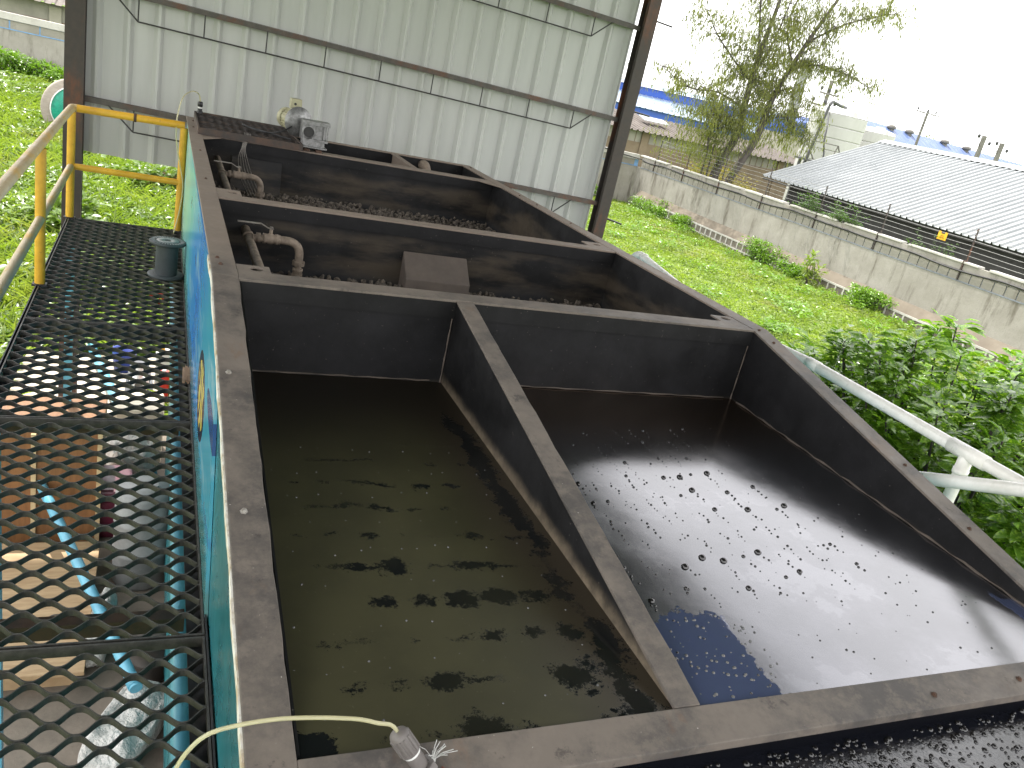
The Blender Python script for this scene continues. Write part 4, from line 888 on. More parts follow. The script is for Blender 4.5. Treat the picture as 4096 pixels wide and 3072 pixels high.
mb = MB(); mb.box(-22, 48.6, 55.06, 55.22, 2.551, 3.42); obj('upper_band', mb, M_['tile'], ws_)
for x in (-20, -13.5, -5.55, 1, 8, 16, 24, 33, 39.5, 46): 
    mb = MB(); mb.box(x-.3, x+.3, 54.9, 54.998, 0, 3.3); obj('pilaster', mb, M_['farwhite'] if x < 0 else M_['brick'], ws_)
mb = MB()
for x in np.arange(28, 50, .6): mb.box(x, x+.04, 55.03, 55.058, 2.56, 3.40)
obj('band_joint', mb, M_['brick'], ws_)
mb = MB(); mb.hexa([(33.9,57.2,4.10),(36.2,57.2,4.10),(36.2,58.3,4.36),(33.9,58.3,4.36),(33.9,57.2,4.15),(36.2,57.2,4.15),(36.2,58.3,4.41),(33.9,58.3,4.41)]); obj('roof_light', mb, M_['zinc'], ws_)
bf = thing('blue_factory', 'long blue factory with pale blue roof behind the tall tree', 'building', (66, 92, 0))
mb = MB(); mb.box(38, 78, 90, 90.3, 3.2, 4.98); obj('lower_wall', mb, M_['bluesheet'], bf)
mb = MB(); mb.box(38, 78, 90.05, 90.25, 0, 3.19); obj('base_wall', mb, M_['farwhite'], bf)
sheet_roof('roof', (37.5,89.6,5.05), (79,89.6,4.75), (82,95.2,6.48), (37.5,95.2,6.42), .8, .06, M_['lightblueroof'], bf, .03)
mb = MB(); mb.hexa([(38,95.3,6.4),(82,95.3,6.5),(82,95.6,6.5),(38,95.6,6.4),(38,95.3,7.15),(82,95.3,7.75),(82,95.6,7.75),(38,95.6,7.15)]); obj('upper_wall', mb, M_['bluesheet'], bf)
sheet_roof('roof', (37.5,94.9,7.2), (83,94.9,7.82), (83,100,8.3), (37.5,100,7.6), .8, .06, M_['lightblueroof'], bf, .03)
mb = MB(); mb.box(66.6, 70.6, 79.8, 86, 0, 5.6); obj('annex_wall', mb, M_['farwhite'], bf)
mb = MB(); mb.prism([(70.7,85,5.7),(76.2,85,5.7),(76.2,85,8.2),(74.5,85,7.9),(71.6,85,7.15),(70.7,85,7.3)], (0,6,0)); obj('gable_wall', mb, M_['bluesheet'], bf)
mb = MB(); mb.box(70.7, 76.4, 84.9, 91, 0, 5.69); obj('annex_wall', mb, M_['farwhite'], bf)
mb = MB(); mb.box(71.3, 73.0, 84.86, 84.9, 4.4, 5.2); obj('window', mb, M_['darkwall'], bf)
fb = thing('far_blue_roof', 'distant blue roofed hall with round roof vents on the skyline', 'building', (115, 105, 0))
sheet_roof('roof', (97,98,7.4), (150,98,6.4), (150,104,9.4), (97,104,10.55), 1.2, .06, simple('far_blue_sheet', (.085,.125,.25), (.07,.105,.21), .3, .5, 0, 0), fb, .03)
mb = MB(); mb.box(97.3, 149.6, 98.4, 104, 0, 7.1); obj('wall', mb, M_['bluesheet'], fb)
for x, zv in ((105.3, 10.0), (109.3, 10.0), (117.6, 9.85), (122.9, 9.7)):
    mb = MB(); mb.cyl((x,103.2,zv-.7), .45, .75, (0,0,1), 14); mb.lathe([(.45,0),(.72,.06),(.70,.42),(.32,.58),(.0001,.62)], (x,103.2,zv+.05), n=14); obj('roof_vent', mb, M_['polegrey'], fb)
def poly_tank(name, x, y, z0, zt, r, ribs, label):
    t = thing(name, label, 'tank', (x, y, z0)); prof = [(.0001,0),(r,0)]; h = zt-z0
    for i in range(ribs):
        a = h*(i+.02)/ribs; b_ = h*(i+.93)/ribs; prof += [(r,a),(r,a+.02),(r,b_-.02),(r,b_),(r*.975,b_+.03),(r*.975,b_+.09)]
    prof.append((r, h)); m = MB(); m.lathe(prof, (x,y,z0), n=40); obj('shell', m, M_['tankpoly'], t)
    m = MB(); m.lathe([(r,h),(r*.99,h+.02*r),(r*.86,h+.14*r),(r*.5,h+.21*r),(r*.2,h+.23*r),(.0001,h+.23*r)], (x,y,z0), n=40); obj('dome', m, M_['whitep'], t)
    m = MB(); m.lathe([(r*.22,h+.20*r),(r*.22,h+.29*r),(r*.18,h+.305*r),(.0001,h+.31*r)], (x+.3*r,y,z0), n=20); obj('lid', m, M_['tankpoly'], t)
    for k in range(6):
        a = k*PI/3+.35; d = Vector((math.cos(a), math.sin(a), 0)); c = Vector((x,y,z0+h))+d*r*.93
        m = MB(); m.bar(c-Vector((0,0,.05*r)), c+Vector((0,0,.14*r))-d*r*.06, r*.16, r*.16, d); obj('lug', m, M_['tankpoly'], t)
poly_tank('water_tank', 44.7, 48.9, 0, 7.44, 2.0, 9, 'tall off white ribbed water tank beside the dark mast pipe')
poly_tank('water_tank', 52.2, 52.7, 0, 7.0, 1.65, 9, 'shorter off white water tank to the right of the taller one')
ms_ = thing('mast_pipe', 'dark steel tower with pipe rising to the top of the taller water tank', 'tower', (40.8, 46.2, 0))
K_ = .70
def nr(x, y, z): return (x*K_, y*K_, 5+(z-5)*K_)
mb = MB(); mb.tube([nr(57.6,66,1),nr(58.0,66,3.4),nr(58.75,66,8.9)], [.12,.12,.09], 10); mb.tube(arc(nr(58.75,66,8.9),nr(58.85,66,9.35),nr(59.3,66.2,9.3),5)+[nr(60.9,66.8,9.15),nr(62.6,68,9.2)], .11, 10); obj('riser_pipe', mb, M_['mast'], ms_)
mb = MB(); mb.bar(nr(56.4,65.4,3.7),nr(60.6,65.4,3.55),.6,.13); obj('platform', mb, M_['mast'], ms_)
mb = MB()
for a, b_ in ((nr(56.6,65.4,3.8),nr(56.7,65.4,5.5)),(nr(60.4,65.4,3.7),nr(60.9,65.4,5.5)),(nr(56.7,65.4,5.5),nr(60.9,65.4,5.5)),(nr(56.8,65.4,5.4),nr(58.4,65.4,3.8)),(nr(60.9,65.4,5.5),nr(62.2,65.4,3.7))): mb.bar(a, b_, .065, .065)
obj('guard_rail', mb, M_['polegrey'], ms_)
for x in (56.9, 58.9, 60.3):
    mb = MB(); mb.bar((x*K_,65.6*K_,0),((x+.1)*K_,65.6*K_,4.02), .16, .16); obj('leg', mb, M_['mast'], ms_)
mb = MB(); mb.tube(spline([nr(62.3,69.6,8.7),nr(61.2,68.5,8.3),nr(60.2,67,7.0),nr(59.9,66.4,5.6),nr(60.2,66.2,4.4),nr(59.9,66,3.7)], 6), .06, 6); obj('hose', mb, M_['mast'], ms_)
def power_pole(x, y, zt, arms, label, w_=.2):
    t = thing('power_pole', label, 'pole', (x, y, 0))
    m = MB(); m.tube([(x,y,0),(x,y,zt)], [w_,w_*.72], 10); obj('pole', m, M_['polegrey'], t)
    for (za, hw) in arms:
        m = MB(); m.bar((x-hw,y-.15,za),(x+hw,y-.15,za), .13, .13); m.bar((x-hw*.5,y-.15,za-.06),(x,y-.12,za-.9), .05, .05); m.bar((x+hw*.5,y-.15,za-.06),(x,y-.12,za-.9), .05, .05); obj('cross_arm', m, M_['polegrey'], t)
        for k in (-.95, -.1, .6):
            m = MB(); m.lathe([(.04,0),(.04,.12),(.13,.14),(.10,.24),(.13,.27),(.09,.38),(.0001,.42)], (x+hw*k,y-.15,za+.06), n=10); obj('insulator', m, M_['mast'], t)
power_pole(45.6, 51.8, 9.75, [(8.8,.9),(7.92,1.35)], 'concrete power pole with two cross arms behind the tall tree')
power_pole(86.5, 80, 11.9, [(11.65,2.0)], 'lone concrete power pole with three insulators on the right skyline', .22)
for x, zt, lab in ((73.2, 9.4, 'left one of two short grey posts above the zinc roof ridge'), (75.95, 9.15, 'right one of two short grey posts above the zinc roof ridge')):
    t = thing('line_post', lab, 'post', (x, 60, 0), 'short posts on the skyline')
    m = MB(); m.box(x-.19, x+.19, 59.85, 60.15, 0, zt); obj('pole', m, M_['polegrey'], t)
    for dx_, dz in ((1.0,-.75),(-.75,-.3)):
        m = MB(); m.tube([(x,60,zt-1.2),(x+dx_*.6,60,zt+dz-.5),(x+dx_,60,zt+dz)], .03, 6); m.lathe([(.05,0),(.16,.05),(.12,.16),(.17,.22),(.10,.34),(.0001,.36)], (x+dx_,60,zt+dz), n=10); obj('insulator', m, M_['mast'], t)
def wire(a, b_, sag, label):
    a, b_ = Vector(a), Vector(b_); m = MB(); m.tube([a.lerp(b_, t)-Vector((0,0,sag*4*t*(1-t))) for t in [i/16 for i in range(17)]], .022, 5); obj('power_line', m, M_['wire'], None, label, 'wire', 'power lines')
wire((46.4,51.7,9.2),(88.4,80,12.1), .6, 'upper thin power line between the two concrete poles'); wire((46.0,51.7,8.95),(84.6,80,12.0), .6, 'middle thin power line between the two concrete poles'); wire((46.8,51.7,8.05),(73.3,60,9.2), .5, 'lower thin power line running to the short posts')
ch = thing('chimney', 'tall pale chimney stack fading behind the tall tree', 'chimney', (99.2, 120, 0))
mb = MB(); mb.tube([(99.6,120,0),(99.0,120,18.4)], [1.25,.80], 20); obj('stack', mb, M_['chimney'], ch)
mb = MB(); mb.lathe([(.80,0),(.95,.05),(.95,.5),(.80,.55)], (99.0,120,17.8), n=20); obj('rim_band', mb, M_['chimney'], ch)

# ------------------------------------------------------------------ vegetation
def leaves(name, pos, size, dirn, mat, parent=None, fold=.25, aspect=.42, curl=.25, **kw):
    """pos (n,3), size (n,), dirn (n,3): each leaf a folded blade of four quads"""
    n = len(pos); d = dirn/np.linalg.norm(dirn, axis=1, keepdims=True)
    up = np.tile([0,0,1.], (n,1))+rng.normal(0,.35,(n,3)); s_ = np.cross(d, up); s_ /= np.linalg.norm(s_, axis=1, keepdims=True)+1e-9; u = np.cross(s_, d)
    S = size[:,None]; P = np.zeros((n, 8, 3))
    def pt(t, w_, h): return pos+d*S*t+s_*S*w_*aspect+u*S*(h-curl*t*t)
    P[:,0] = pt(0,0,0); P[:,1] = pt(.4,-.5,fold*.35); P[:,2] = pt(.4,0,0); P[:,3] = pt(.4,.5,fold*.35); P[:,4] = pt(.75,-.36,fold*.25); P[:,5] = pt(.75,0,0); P[:,6] = pt(.75,.36,fold*.25); P[:,7] = pt(1,0,0)
    F = np.array([[0,2,1],[0,3,2],[1,2,5],[1,5,4],[2,3,6],[2,6,5],[4,5,7],[5,6,7]]); Fa = (F[None]+np.arange(n)[:,None,None]*8).reshape(-1,3)
    me = bpy.data.meshes.new(name); V = P.reshape(-1,3); me.vertices.add(len(V)); me.vertices.foreach_set('co', V.ravel()); me.loops.add(Fa.size); me.loops.foreach_set('vertex_index', Fa.ravel().astype(np.int32)); me.polygons.add(len(Fa)); me.polygons.foreach_set('loop_start', np.arange(0, Fa.size, 3, dtype=np.int32)); me.update(calc_edges=True)
    return obj(name, me, mat, parent, **kw)
def rdir(n, zlo=-.2, zhi=.8):
    a = rng.uniform(0, 2*PI, n); return np.stack([np.cos(a), np.sin(a), rng.uniform(zlo, zhi, n)], 1)
def free(x, y):   # where grass may grow
    ok = ~((x > -2.3) & (x < 6.2) & (y < 9.9)) & ~((x > -1.6) & (x < .35) & (y > 9.9) & (y < 12.4)) & (x < 23.6) & (y < 39.9)
    return ok
def field(n, x0, x1, y0, y1, near=True):
    t = rng.uniform(0, 1, n); y = y0+(y1-y0)*t**1.25; x = rng.uniform(x0, x1, n); k = free(x, y); return x[k], y[k]
x, y = field(150000, 3.5, 23.6, 5, 39.9); dist = np.hypot(x, y); z = gh(x, y)
clump = .5+.5*np.sin(x*1.9+2*np.sin(y*.8))*np.sin(y*1.7+1.3*np.sin(x*1.1)); hgt = (.02+.15*clump)*rng.uniform(.3,1,len(x))*np.clip((23.9-x)/1.6,.25,1)
leaves('lawn_weeds', np.stack([x,y,z+hgt],1), rng.uniform(.045,.11,len(x))*(1+dist/45), rdir(len(x), -.1, .9), M_['grass'], label='bright green weeds and grass covering the yard right of the tank', cat='grass', kind='stuff')
cx_ = rng.uniform(4.5,23,150); cy_ = rng.uniform(7,39,150); w_ = rng.integers(0,150,9000); x = cx_[w_]+rng.normal(0,.28,9000); y = cy_[w_]+rng.normal(0,.28,9000); k = free(x,y); x, y = x[k], y[k]
leaves('broad_weeds', np.stack([x,y,gh(x,y)+rng.uniform(.08,.32,len(x))],1), rng.uniform(.10,.22,len(x)), rdir(len(x), -.1, .8), M_['bushleaf'], label='darker broad leaved weeds dotted over the right lawn', cat='weeds', kind='stuff')
x, y = field(52000, 3.5, 23.6, 5, 39.9); z = gh(x, y)
leaves('grass_blades', np.stack([x,y,z],1), rng.uniform(.12,.30,len(x)), rdir(len(x), .8, 3), M_['grass'], aspect=.09, curl=.4, label='thin grass blades standing among the yard weeds on the right', cat='grass', kind='stuff')
x, y = field(90000, -9.5, 3.4, 9, 39.9); z = gh(x, y); clump = .5+.5*np.sin(x*1.3+2*np.sin(y*.6))*np.sin(y*1.1+1.3*np.sin(x*.9)); hgt = (.04+.34*clump)*rng.uniform(.3,1,len(x))
leaves('yard_weeds', np.stack([x,y,z+hgt],1), rng.uniform(.07,.17,len(x))*(1+np.hypot(x,y)/60), rdir(len(x), -.1, .8), M_['weed'], label='leafy weeds covering the sunny yard left of the tank', cat='weeds', kind='stuff')
x, y = field(40000, -9.5, 3.4, 9, 39.9); z = gh(x, y)
leaves('tall_grass', np.stack([x,y,z],1), rng.uniform(.25,.55,len(x)), rdir(len(x), .9, 3), M_['grass'], aspect=.06, curl=.5, label='long grass blades among the leafy weeds on the left', cat='grass', kind='stuff')
x = rng.uniform(-6, -1.62, 9000); y = rng.uniform(2, 10, 9000); k = x < -2.35; x, y = x[k], y[k]
leaves('edge_weeds', np.stack([x,y,rng.uniform(.02,.3,len(x))],1), rng.uniform(.08,.2,len(x)), rdir(len(x), 0, .9), M_['weed'], label='weeds along the left edge of the paved strip', cat='weeds', kind='stuff')

def plant(name, label, cat, c, rx, ry, h, n, s0, s1, mat, aspect=.42, group=None, zdir=(-.3,.7), stem=True):
    t = thing(name, label, cat, (c[0], c[1], ghf(c[0], c[1])), group); g = ghf(c[0], c[1])
    k = max(6, n//220); cl = np.stack([c[0]+rx*rng.normal(0,.5,k).clip(-1,1), c[1]+ry*rng.normal(0,.5,k).clip(-1,1), g+h*rng.uniform(.15,.92,k)], 1)
    w_ = rng.integers(0, k, n); P = cl[w_]+rng.normal(0,1,(n,3))*np.array([rx*.22, ry*.22, h*.13]); P[:,2] = np.clip(P[:,2], g+.02, g+h)
    D = P-cl[w_]; D /= np.linalg.norm(D,axis=1,keepdims=True)+1e-6; D = D+rdir(n, *zdir)*.8
    leaves('foliage', P, rng.uniform(s0,s1,n), D, mat, t, aspect=aspect)
    if stem:
        m = MB()
        for i in range(0, k, max(1, k//9)): m.tube([(c[0],c[1],g-.05), tuple((np.array([c[0],c[1],g])+cl[i])/2+np.array([0,0,.1*h])), tuple(cl[i])], [.018*h+.004,.012*h+.003,.006*h+.002], 6)
        obj('stem', m, M_['bark'], t)
    return t
for (x, y, rx, ry, h, lab) in ((23.35,37.2,.5,1.3,1.25,'dark weed clump in the far corner of the right wall'), (23.3,34.6,.35,.9,.65,'low weed clump beside the corner clump at the wall foot'), (23.3,27.2,.45,1.2,1.15,'dense green bush against the middle of the right wall'), (23.35,25.2,.35,.7,.7,'small bush just nearer than the dense bush on the wall foot'), (23.4,21.3,.4,.8,.8,'ragged bush at the wall foot above the broad leaved shrub')):
    plant('wall_bush', lab, 'bush', (x,y), rx, ry*1.25, h*.8, 1700, .08, .16, M_['bushleaf'], group='bushes at the foot of the right wall')
plant('sapling', 'thin pale green sapling at the wall foot beside the bush', 'plant', (22.9,23.9), .3, .3, 1.2, 160, .18, .30, M_['grass'], .4)
for (x, y, rx, ry, h, lab) in ((-6.2,38.6,1.6,.8,1.0,'leftmost dark bush at the foot of the back wall'), (-3.8,38.9,1.3,.8,.8,'low dark bush at the back wall beside the shed post'), (20.5,39.2,1.3,.5,.6,'low weeds at the back wall right of the shed post')):
    plant('back_bush', lab, 'bush', (x,y), rx, ry, h, 1500, .12, .24, M_['bushleaf'], group='bushes at the back wall')
for (x, y, rx, ry, h, lab) in ((-1.9,19.0,.9,.7,.65,'broad leaved weed patch below the shed wall'), (-.5,14.6,.8,.6,.6,'pale broad leaved weed patch in front of the rusted pan'), (1.2,24.0,1.6,1.2,.9,'dark leafy weeds under the cream shed wall'), (-3.4,14,.8,.8,.7,'tall weeds left of the rusty shed post')):
    plant('weed_patch', lab, 'weeds', (x,y), rx, ry, h, 900, .13, .26, M_['weed'], .6, group='weed patches', zdir=(-.1,.5))
def creeper(y0, y1, h, n, lab, dens=1):
    t = thing('creeper', lab, 'creeper', (24.1, (y0+y1)/2, 2.6), 'creepers on the wall top'); m = MB(); pos = []
    for i in range(n):
        a = random.uniform(y0, y1); p = [Vector((24.1+random.uniform(-.05,.1), a, 2.60))]; d = Vector((random.uniform(-.3,.3), random.uniform(-.2,1.2), random.uniform(.2,1)))
        for k in range(6):
            d = (d+Vector((random.uniform(-.3,.3), random.uniform(-.3,.5), random.uniform(-.5,.25)))).normalized(); q = p[-1]+d*h*.22; q.z = max(q.z, 2.63); p.append(q); pos += [tuple(q+Vector((random.gauss(0,.05) for _ in range(3)))) for _ in range(int(5*dens))]
        m.tube(p, .006, 4)
    obj('stem', m, M_['bark'], t); P = np.array(pos); leaves('foliage', P, rng.uniform(.06,.13,len(P)), rdir(len(P)), M_['vine'], t)
creeper(25.5, 26.6, .7, 26, 'creeper hugging the second fence post from the roof corner'); creeper(23.3, 24.9, .6, 30, 'mounded creeper between two fence posts on the wall cap'); creeper(18.9, 20.6, .5, 9, 'sparse dry creeper below the orange warning plate', .7)

# broad leaved shrub beside the pipes
sh = thing('broadleaf_shrub', 'large glossy broad leaved shrub beyond the white pipes on the right', 'shrub', (7.4, 5.0, 0))
random.seed(5); m = MB(); tips = []
for i in range(120):
    a = random.uniform(0, 2*PI); rr = math.sqrt(random.random()); tx = 7.55+2.35*rr*math.cos(a); ty = 4.9+2.5*rr*math.sin(a)
    top = 3.42-1.05*rr*rr+random.uniform(-.35,.30); base_z = random.uniform(.4, 1.4)
    b0 = Vector((7.4+.25*math.cos(a), 5.0+.25*math.sin(a), .0)); mid = Vector((7.5+(tx-7.5)*.5, 4.95+(ty-4.95)*.5, base_z+.5)); tip = Vector((tx, ty, top))
    m.tube([b0, mid, tip], [.035,.02,.008], 6); tips.append((mid, tip))
obj('stem', m, M_['bark'], sh)
pos = []; dr = []; sz = []
for mid, tip in tips:
    for k in range(110):
        t = 1-random.random()**1.5*1.0; p = mid.lerp(tip, t) if t > 0 else mid
        a = random.uniform(0, 2*PI); d = Vector((math.cos(a), math.sin(a), random.uniform(-.35,.45)+.35*(t > .9)))
        off = random.random()**.7*.20*(1.25-t*.75)
        pos.append(tuple(p+d*off+Vector((0,0,random.gauss(0,.06))))); dr.append(tuple(d)); sz.append(random.uniform(.12,.22))
    for k in range(15):
        a = k*2.4; pos.append(tuple(tip+Vector((0,0,-.012*k)))); dr.append((math.cos(a), math.sin(a), .55-.05*k)); sz.append(.10+.008*k)
leaves('crown', np.array(pos), np.array(sz), np.array(dr), M_['bushleaf'], sh, curl=.3)
sh2 = dup(sh, loc=(10.2, 1.9, -.7), rotz=2.1, label='second broad leaved shrub at the lower right edge behind the pipes')
sh3 = dup(sh, loc=(7.2, .9, -1.2), rotz=4.0, label='lower broad leaved shrub nearest the camera beyond the tank corner')

# tall drooping tree behind the wall
tr = thing('drooping_tree', 'tall airy tree with drooping yellow green leaves behind the wall corner', 'tree', (26.2, 35, 0))
random.seed(11); m = MB(); limbs = []
def limb(pts, r0, r1): m.tube(spline(pts, 5), [r0+(r1-r0)*i/(5*(len(pts)-1)) for i in range(5*(len(pts)-1)+1)], 8); limbs.append([Vector(p) for p in spline(pts, 4)])
limb([(25.2,35,0),(25.55,35,3.2),(26.05,35,4.6),(26.0,35,6.6),(26.0,35,8.2),(26.3,35.1,10.5),(26.5,35.2,13)], .26, .06)
limb([(25.5,35.2,0),(26.6,35,3.0),(27.3,35,4.8),(27.5,35,6.6),(28.1,35,8.4),(29.0,35.1,10.4),(30.0,35,12.6)], .23, .06)
limb([(26.0,35,6.8),(25.8,34.8,8.4),(25.0,34.6,10.4),(24.6,34.6,12.4)], .09, .03); limb([(26.0,35,7.6),(26.6,35,9.2),(26.8,34.8,11.5)], .07, .02); limb([(28.1,35,8.3),(29.5,34.8,8.7),(31.4,34.6,8.6),(32.8,34.5,8.3)], .07, .015)
limb([(26.0,35,7.2),(24.6,34.8,7.9),(23.1,34.6,8.8),(22.2,34.5,9.6)], .06, .015); limb([(25.9,35,6.0),(24.2,34.8,6.4),(22.4,34.6,6.3),(20.6,34.5,6.9)], .055, .012); limb([(26.05,35,5.2),(24.7,34.9,5.4),(23.2,34.9,5.2)], .045, .012)
limb([(27.5,35,6.9),(28.3,34.9,7.3),(28.9,34.8,6.4),(29.3,34.8,5.4)], .04, .012); limb([(28.6,35.05,9.6),(30.4,34.9,10.8),(32.3,34.8,11.6),(33.2,34.8,11.9)], .06, .015); limb([(27.4,35,5.6),(28.4,34.7,6.0),(29.6,34.6,5.2)], .035, .01); limb([(28.1,35,8.4),(27.5,35.5,10.2),(27.9,35.4,12.5)], .06, .02); limb([(24.3,34.8,0),(24.6,34.9,3.2),(24.2,34.8,5.0)], .06, .02); limb([(24.9,34.9,0),(24.9,34.9,3.6),(24.7,34.9,5.6)], .06, .02)
twigs = []
for li, lb in enumerate(limbs):
    for k in range(len(lb)):
        p = lb[k]
        if p.z < 3.6 or (li < 2 and p.z < 8.3 and random.random() < .72): continue
        for j in range(random.randint(5,8)):
            a = random.uniform(0, 2*PI); l = random.uniform(.5,1.7); e = p+Vector((math.cos(a)*l, math.sin(a)*l*.8, random.uniform(-.2,.8)*l)); f = e+Vector((math.cos(a)*.25, math.sin(a)*.2, -random.uniform(.3,.9))); twigs.append((p, e, f))
            m.tube([p, e, f], [.014,.008,.003], 4)
obj('trunk', m, M_['bark'], tr)
pos = []; dr = []; sz = []
def spray(p, n, s):
    for _ in range(n):
        q = p+Vector((random.gauss(0,s), random.gauss(0,s), random.gauss(-.05,s*.8))); pos.append(tuple(q)); dr.append((random.gauss(0,.35), random.gauss(0,.35), -1)); sz.append(random.uniform(.14,.28))
for a, e, f in twigs:
    if random.random() < .08: continue
    c_ = random.choice((.10,.16,.24)); n = random.randint(4,9)
    for t in (.55,.9): spray(a.lerp(e, t), n, c_)
    for t in (.2,.6,1.0): spray(e.lerp(f, t), n, c_)
for _ in range(64):      # low hanging masses left of and below the trunks
    p = Vector((random.choice((random.gauss(24.9,.4), random.gauss(22.8,.9), random.gauss(23.9,.5), random.gauss(28.6,.5))), 34.9+random.gauss(0,.5), random.uniform(2.6,5.6))); spray(p, 24, .24)
leaves('crown', np.array(pos), np.array(sz), np.array(dr), M_['euc'], tr, aspect=.16, curl=.15)
plant('yellow_bush', 'dry yellow bush below the tall tree beside the zinc roof corner', 'bush', (27.2,35.6), 1.5, 1.0, 3.0, 6500, .10, .2, M_['yelleaf'], .3, zdir=(-.9,.5))
plant('yellow_bush', 'yellow green bush at the foot of the tall tree trunks', 'bush', (25.2,36.2), .9, .8, 2.9, 3600, .10, .2, M_['yelleaf'], .3, zdir=(-.9,.5))
t = plant('far_tree', 'small grey green tree on the skyline beyond the zinc roof', 'tree', (126, 110), 2.6, 2.6, 12.0, 1500, .5, .9, M_['euc'], .3)
plant('yellow_tree_top', 'yellow green tree top showing above the blue factory roof', 'tree', (84, 106), 4.5, 3, 10.6, 1500, .5, .9, M_['yelleaf'], .4)
plant('blurred_tree', 'dark tree behind the back wall at the top left', 'tree', (-12.5, 47), 3, 2.0, 6.0, 2200, .25, .5, M_['bushleaf'], .4)

# ------------------------------------------------------------------ yard objects
gr = thing('cable_drum', 'large grey cable drum with a green sheet half hidden by the shed post', 'drum', (-2.75, 30, ghf(-2.75,30)))
cz_ = ghf(-2.75,30)+.62; c0 = Vector((-2.52, 30, cz_+.06)); axd = Vector((.38,-.92,-.05)).normalized()
mb = MB(); mb.lathe([(.0001,0),(.90,0),(.92,.02),(.92,.10),(.88,.12),(.0001,.12)], c0, axd, 36); obj('flange', mb, M_['greywood'], gr)
mb = MB(); mb.lathe([(.68,.12),(.70,.14),(.70,.18),(.68,.20),(.68,.12)], c0, axd, 36); obj('rim_band', mb, M_['whitep'], gr)
mb = MB(); mb.lathe([(.68,.14),(.54,.22),(.28,.27),(.0001,.28)], c0, axd, 36); obj('green_sheet', mb, M_['greentarp'], gr)
rp = thing('rusted_pan', 'round rusted metal pan lying in the grass behind the walkway end', 'pan', (.22, 23.9, ghf(.22,23.9)))
mb = MB(); mb.lathe([(.0001,.03),(.34,.03),(.42,.20),(.44,.30),(.46,.30),(.45,.18),(.37,.0),(.0001,0)], (.22,23.9,ghf(.22,23.9)+.05), Vector((0,-.35,1)), 28); obj('pan', mb, M_['rustpan'], rp)

# things lying on the ground below the walkway
def boxobj(name, lab, cat, x0, x1, y0, y1, z0, z1, mat, bev=.01, flap=None):
    t = thing(name, lab, cat, ((x0+x1)/2, (y0+y1)/2, z0)); m = MB(); m.box(x0, x1, y0, y1, z0, z1); obj('body', m, mat, t, bevel=bev); return t
Z0 = .031
t = boxobj('plywood_crate', 'tall brown plywood crate under the walkway', 'crate', -1.45, -.33, 7.50, 8.3, Z0, 1.20, M_['carton'])
for (a, b_, c_, d) in ((-.365,-.325,Z0,1.21), (-1.47,-1.43,Z0,1.21), (-.90,-.86,Z0,1.19)):
    m = MB(); m.box(a, b_, 7.475, 7.498, c_, d); obj('batten', m, M_['tan'], t)
t = thing('plywood_sheet', 'pale plywood crate lid lying on the ground with printed marks', 'board', (-.75, 6.4, Z0))
m = MB(); m.box(-1.35, -.30, 5.45, 7.2, .20, .235); lidb = obj('board', m, M_['ply'], t, bevel=.004)
m = MB(); m.box(-1.30, -.36, 5.55, 7.1, Z0, .199); obj('crate_base', m, M_['ply'], t)
def text(s, loc, size, rotz, mat, parent):
    cu = bpy.data.curves.new('text', 'FONT'); cu.body = s; cu.size = size; cu.extrude = .0008; o = bpy.data.objects.new('text', cu); col.objects.link(o)
    bpy.context.view_layer.update(); me = bpy.data.meshes.new_from_object(o.evaluated_get(bpy.context.evaluated_depsgraph_get())); bpy.data.objects.remove(o)
    q = bpy.data.objects.new('printed_marks', me); col.objects.link(q); me.materials.append(mat); q.parent = parent; q.location = Vector(loc)-wloc(parent); q.rotation_euler.z = rotz; return q
text('CE', (-.62,6.15,.237), .16, -1.4, M_['drumd'], t); text('G', (-.42,6.0,.237), .14, -1.4, M_['drumd'], t); text('CE', (-.60,5.65,.237), .10, 3.0, M_['drumd'], t)
t = boxobj('maroon_crate', 'maroon plastic crate under the walkway beside the grey drum', 'crate', -.43, -.06, 7.55, 8.1, Z0, .56, M_['maroon'], .03)
for z in (.15,.27,.39): 
    m = MB(); m.box(-.44, -.05, 7.535, 7.549, z, z+.05); obj('rib', m, M_['maroon'], t)
def drum(lab, x, y, r, z0, h, mat):
    t = thing('plastic_drum', lab, 'drum', (x, y, z0)); m = MB(); m.lathe([(.0001,0),(r*.93,0),(r,.03),(r,h*.33),(r*1.03,h*.34),(r*1.03,h*.37),(r,h*.38),(r,h*.66),(r*1.03,h*.67),(r*1.03,h*.70),(r,h*.71),(r,h-.04),(r*.93,h),(.0001,h)], (x,y,z0), n=30); obj('shell', m, mat, t)
    m = MB(); m.cyl((x+.08,y,z0+h), .035, .03, (0,0,1), 12); obj('bung', m, mat, t)
drum('tall grey plastic drum seen through the walkway grating', .05, 6.9, .235, Z0, .95, M_['drum'])
drum('dark brown drum under the walkway near the white sacks', .16, 5.62, .16, Z0, .50, M_['drumd'])
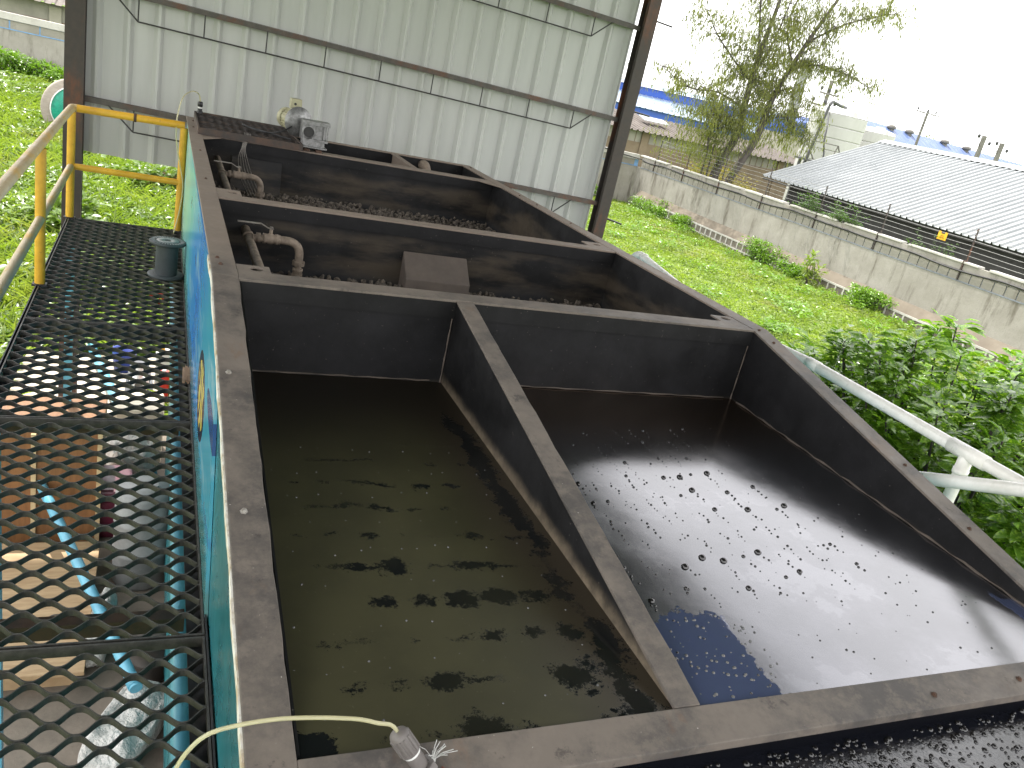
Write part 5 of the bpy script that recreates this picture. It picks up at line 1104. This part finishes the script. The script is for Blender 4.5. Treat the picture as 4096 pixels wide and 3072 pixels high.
def sack(lab, c, sx, sy, sz, rot, seed):
    m_ = bmesh.new(); bmesh.ops.create_icosphere(m_, subdivisions=4, radius=1); r_ = random.Random(seed); ph = [r_.uniform(0,6) for _ in range(6)]
    for v_ in m_.verts:
        p = v_.co; q = Vector((math.copysign(abs(p.x)**.55, p.x), math.copysign(abs(p.y)**.55, p.y), math.copysign(abs(p.z)**.8, p.z)))
        wv = .07*math.sin(7*p.x+ph[0]+3*p.y)+.06*math.sin(9*p.y+ph[1]+2*p.x)+.04*math.sin(17*p.x-11*p.y+ph[2])+.03*math.sin(23*p.y+13*p.x+ph[3])
        v_.co = Vector((q.x*sx, q.y*sy, max(q.z*sz*(1+wv*2.2), -sz*.95)))
    me = bpy.data.meshes.new('woven_sack'); m_.to_mesh(me); m_.free(); me.polygons.foreach_set('use_smooth', [True]*len(me.polygons)); o = obj('woven_sack', me, M_['sack'], None, lab, 'sack', 'white woven sacks'); o.location = c; o.rotation_euler.z = rot
sack('large crumpled white sack on the ground at the near end', (.02,4.92,.16), .20, .42, .14, -.45, 1); sack('narrow white sack leaning between the plywood lid and drum', (-.22,6.0,.20), .09, .38, .18, -.1, 2); sack('white sack lying behind the maroon crate', (-.10,8.75,.30), .24, .36, .26, .1, 3)
def pipeobj(lab, a, b_, r, mat=None, group='light blue pipes'):
    a, b_ = Vector(a), Vector(b_); t = thing('blue_pipe', lab, 'pipe', tuple(a), group); m = MB(); m.tube([a, b_], r, 16); obj('pipe', m, mat or M_['bluepipe'], t)
    m = MB(); d = (b_-a).normalized(); m.lathe([(r,0),(r*1.12,0),(r*1.12,.10),(r,.10)], b_-d*.12, d, 16); obj('socket_end', m, mat or M_['bluepipe'], t)
pipeobj('light blue pipe slanting over the crate and plywood lid', (-1.62,9.75,.90), (.06,5.02,.42), .045); pipeobj('light blue pipe lying across the sunny pad', (-1.0,13.6,.12), (.12,8.62,.14), .06)
pipeobj('light blue pipe fixed lengthwise under the right walkway edge', (.185,.6,2.55), (.20,8.0,2.56), .036)
t = boxobj('cream_bin', 'cream plastic bin beside the brown crate under the walkway', 'bin', -.30, .22, 9.05, 9.6, Z0, .72, M_['cream_box'], .04)
t = boxobj('red_canister', 'red canister standing by the tank under the walkway', 'canister', .165, .285, 10.42, 10.62, .05, .58, M_['red'], .02); m = MB(); m.cyl((.22,10.5,.58), .03, .05, (0,0,1), 12); obj('cap', m, M_['whitep'], t)
t = boxobj('white_canister', 'white plastic canister behind the red canister', 'canister', .12, .30, 11.3, 11.55, .05, .55, M_['whitep'], .03); m = MB(); m.cyl((.2,11.4,.55), .035, .05, (0,0,1), 12); obj('cap', m, M_['orangep'], t)
t = thing('blue_bucket', 'blue plastic bucket on the sunny pad under the walkway', 'bucket', (-.28, 11.8, .05)); m = MB(); m.lathe([(.0001,0),(.13,0),(.16,.30),(.17,.31),(.155,.31),(.125,.02),(.0001,.02)], (-.28,11.8,.055), n=24); obj('pail', m, M_['bluep'], t)
m = MB(); m.tube([(-.28+.16*math.cos(a), 11.8-.02, .36+.14*math.sin(a)) for a in [PI*i/10 for i in range(11)]], .005, 6); obj('bail', m, M_['handle'], t)
pm = thing('dosing_pump', 'dark grey pump set standing on the pad under the walkway', 'pump', (-.06, 11.1, .05))
m = MB(); m.box(-.24, .10, 10.7, 11.4, .052, .10); obj('base', m, M_['pump'], pm); m = MB(); m.cyl((-.07,10.85,.30), .13, .40, (0,1,0), 20)
for k in range(12): m.bar(Vector((-.07,10.9,.30))+Vector((math.cos(k*PI/6),0,math.sin(k*PI/6)))*.135, Vector((-.07,11.2,.30))+Vector((math.cos(k*PI/6),0,math.sin(k*PI/6)))*.135, .012, .02)
m.box(-.12,-.02,10.9,11.2,.10,.2); m.box(-.14,.0,10.95,11.12,.42,.52); obj('motor', m, M_['pump'], pm)
m = MB(); m.lathe([(.05,0),(.12,.03),(.12,.12),(.05,.15),(.0001,.15)], (-.07,10.68,.30), (0,1,0), 20); m.cyl((-.07,10.74,.40), .045, .18, (0,0,1), 14); obj('pump_head', m, M_['whitep'], pm)
t = thing('orange_cap', 'orange plastic lid lying in the grass beyond the pad', 'lid', (.1, 12.75, .05)); m = MB(); m.lathe([(.0001,.05),(.11,.05),(.12,.04),(.12,.0),(.0001,0)], (.1,12.75,.30), n=20); obj('lid', m, M_['orangep'], t); m = MB(); m.cyl((.1,12.75,.02), .09, .27, (0,0,1), 16); obj('jar', m, M_['whitep'], t)
t = boxobj('red_basin', 'flat red plastic tray in the weeds beyond the pad', 'tray', -.12, .25, 14.3, 14.7, ghf(0,14.5), .42, M_['red'], .03)
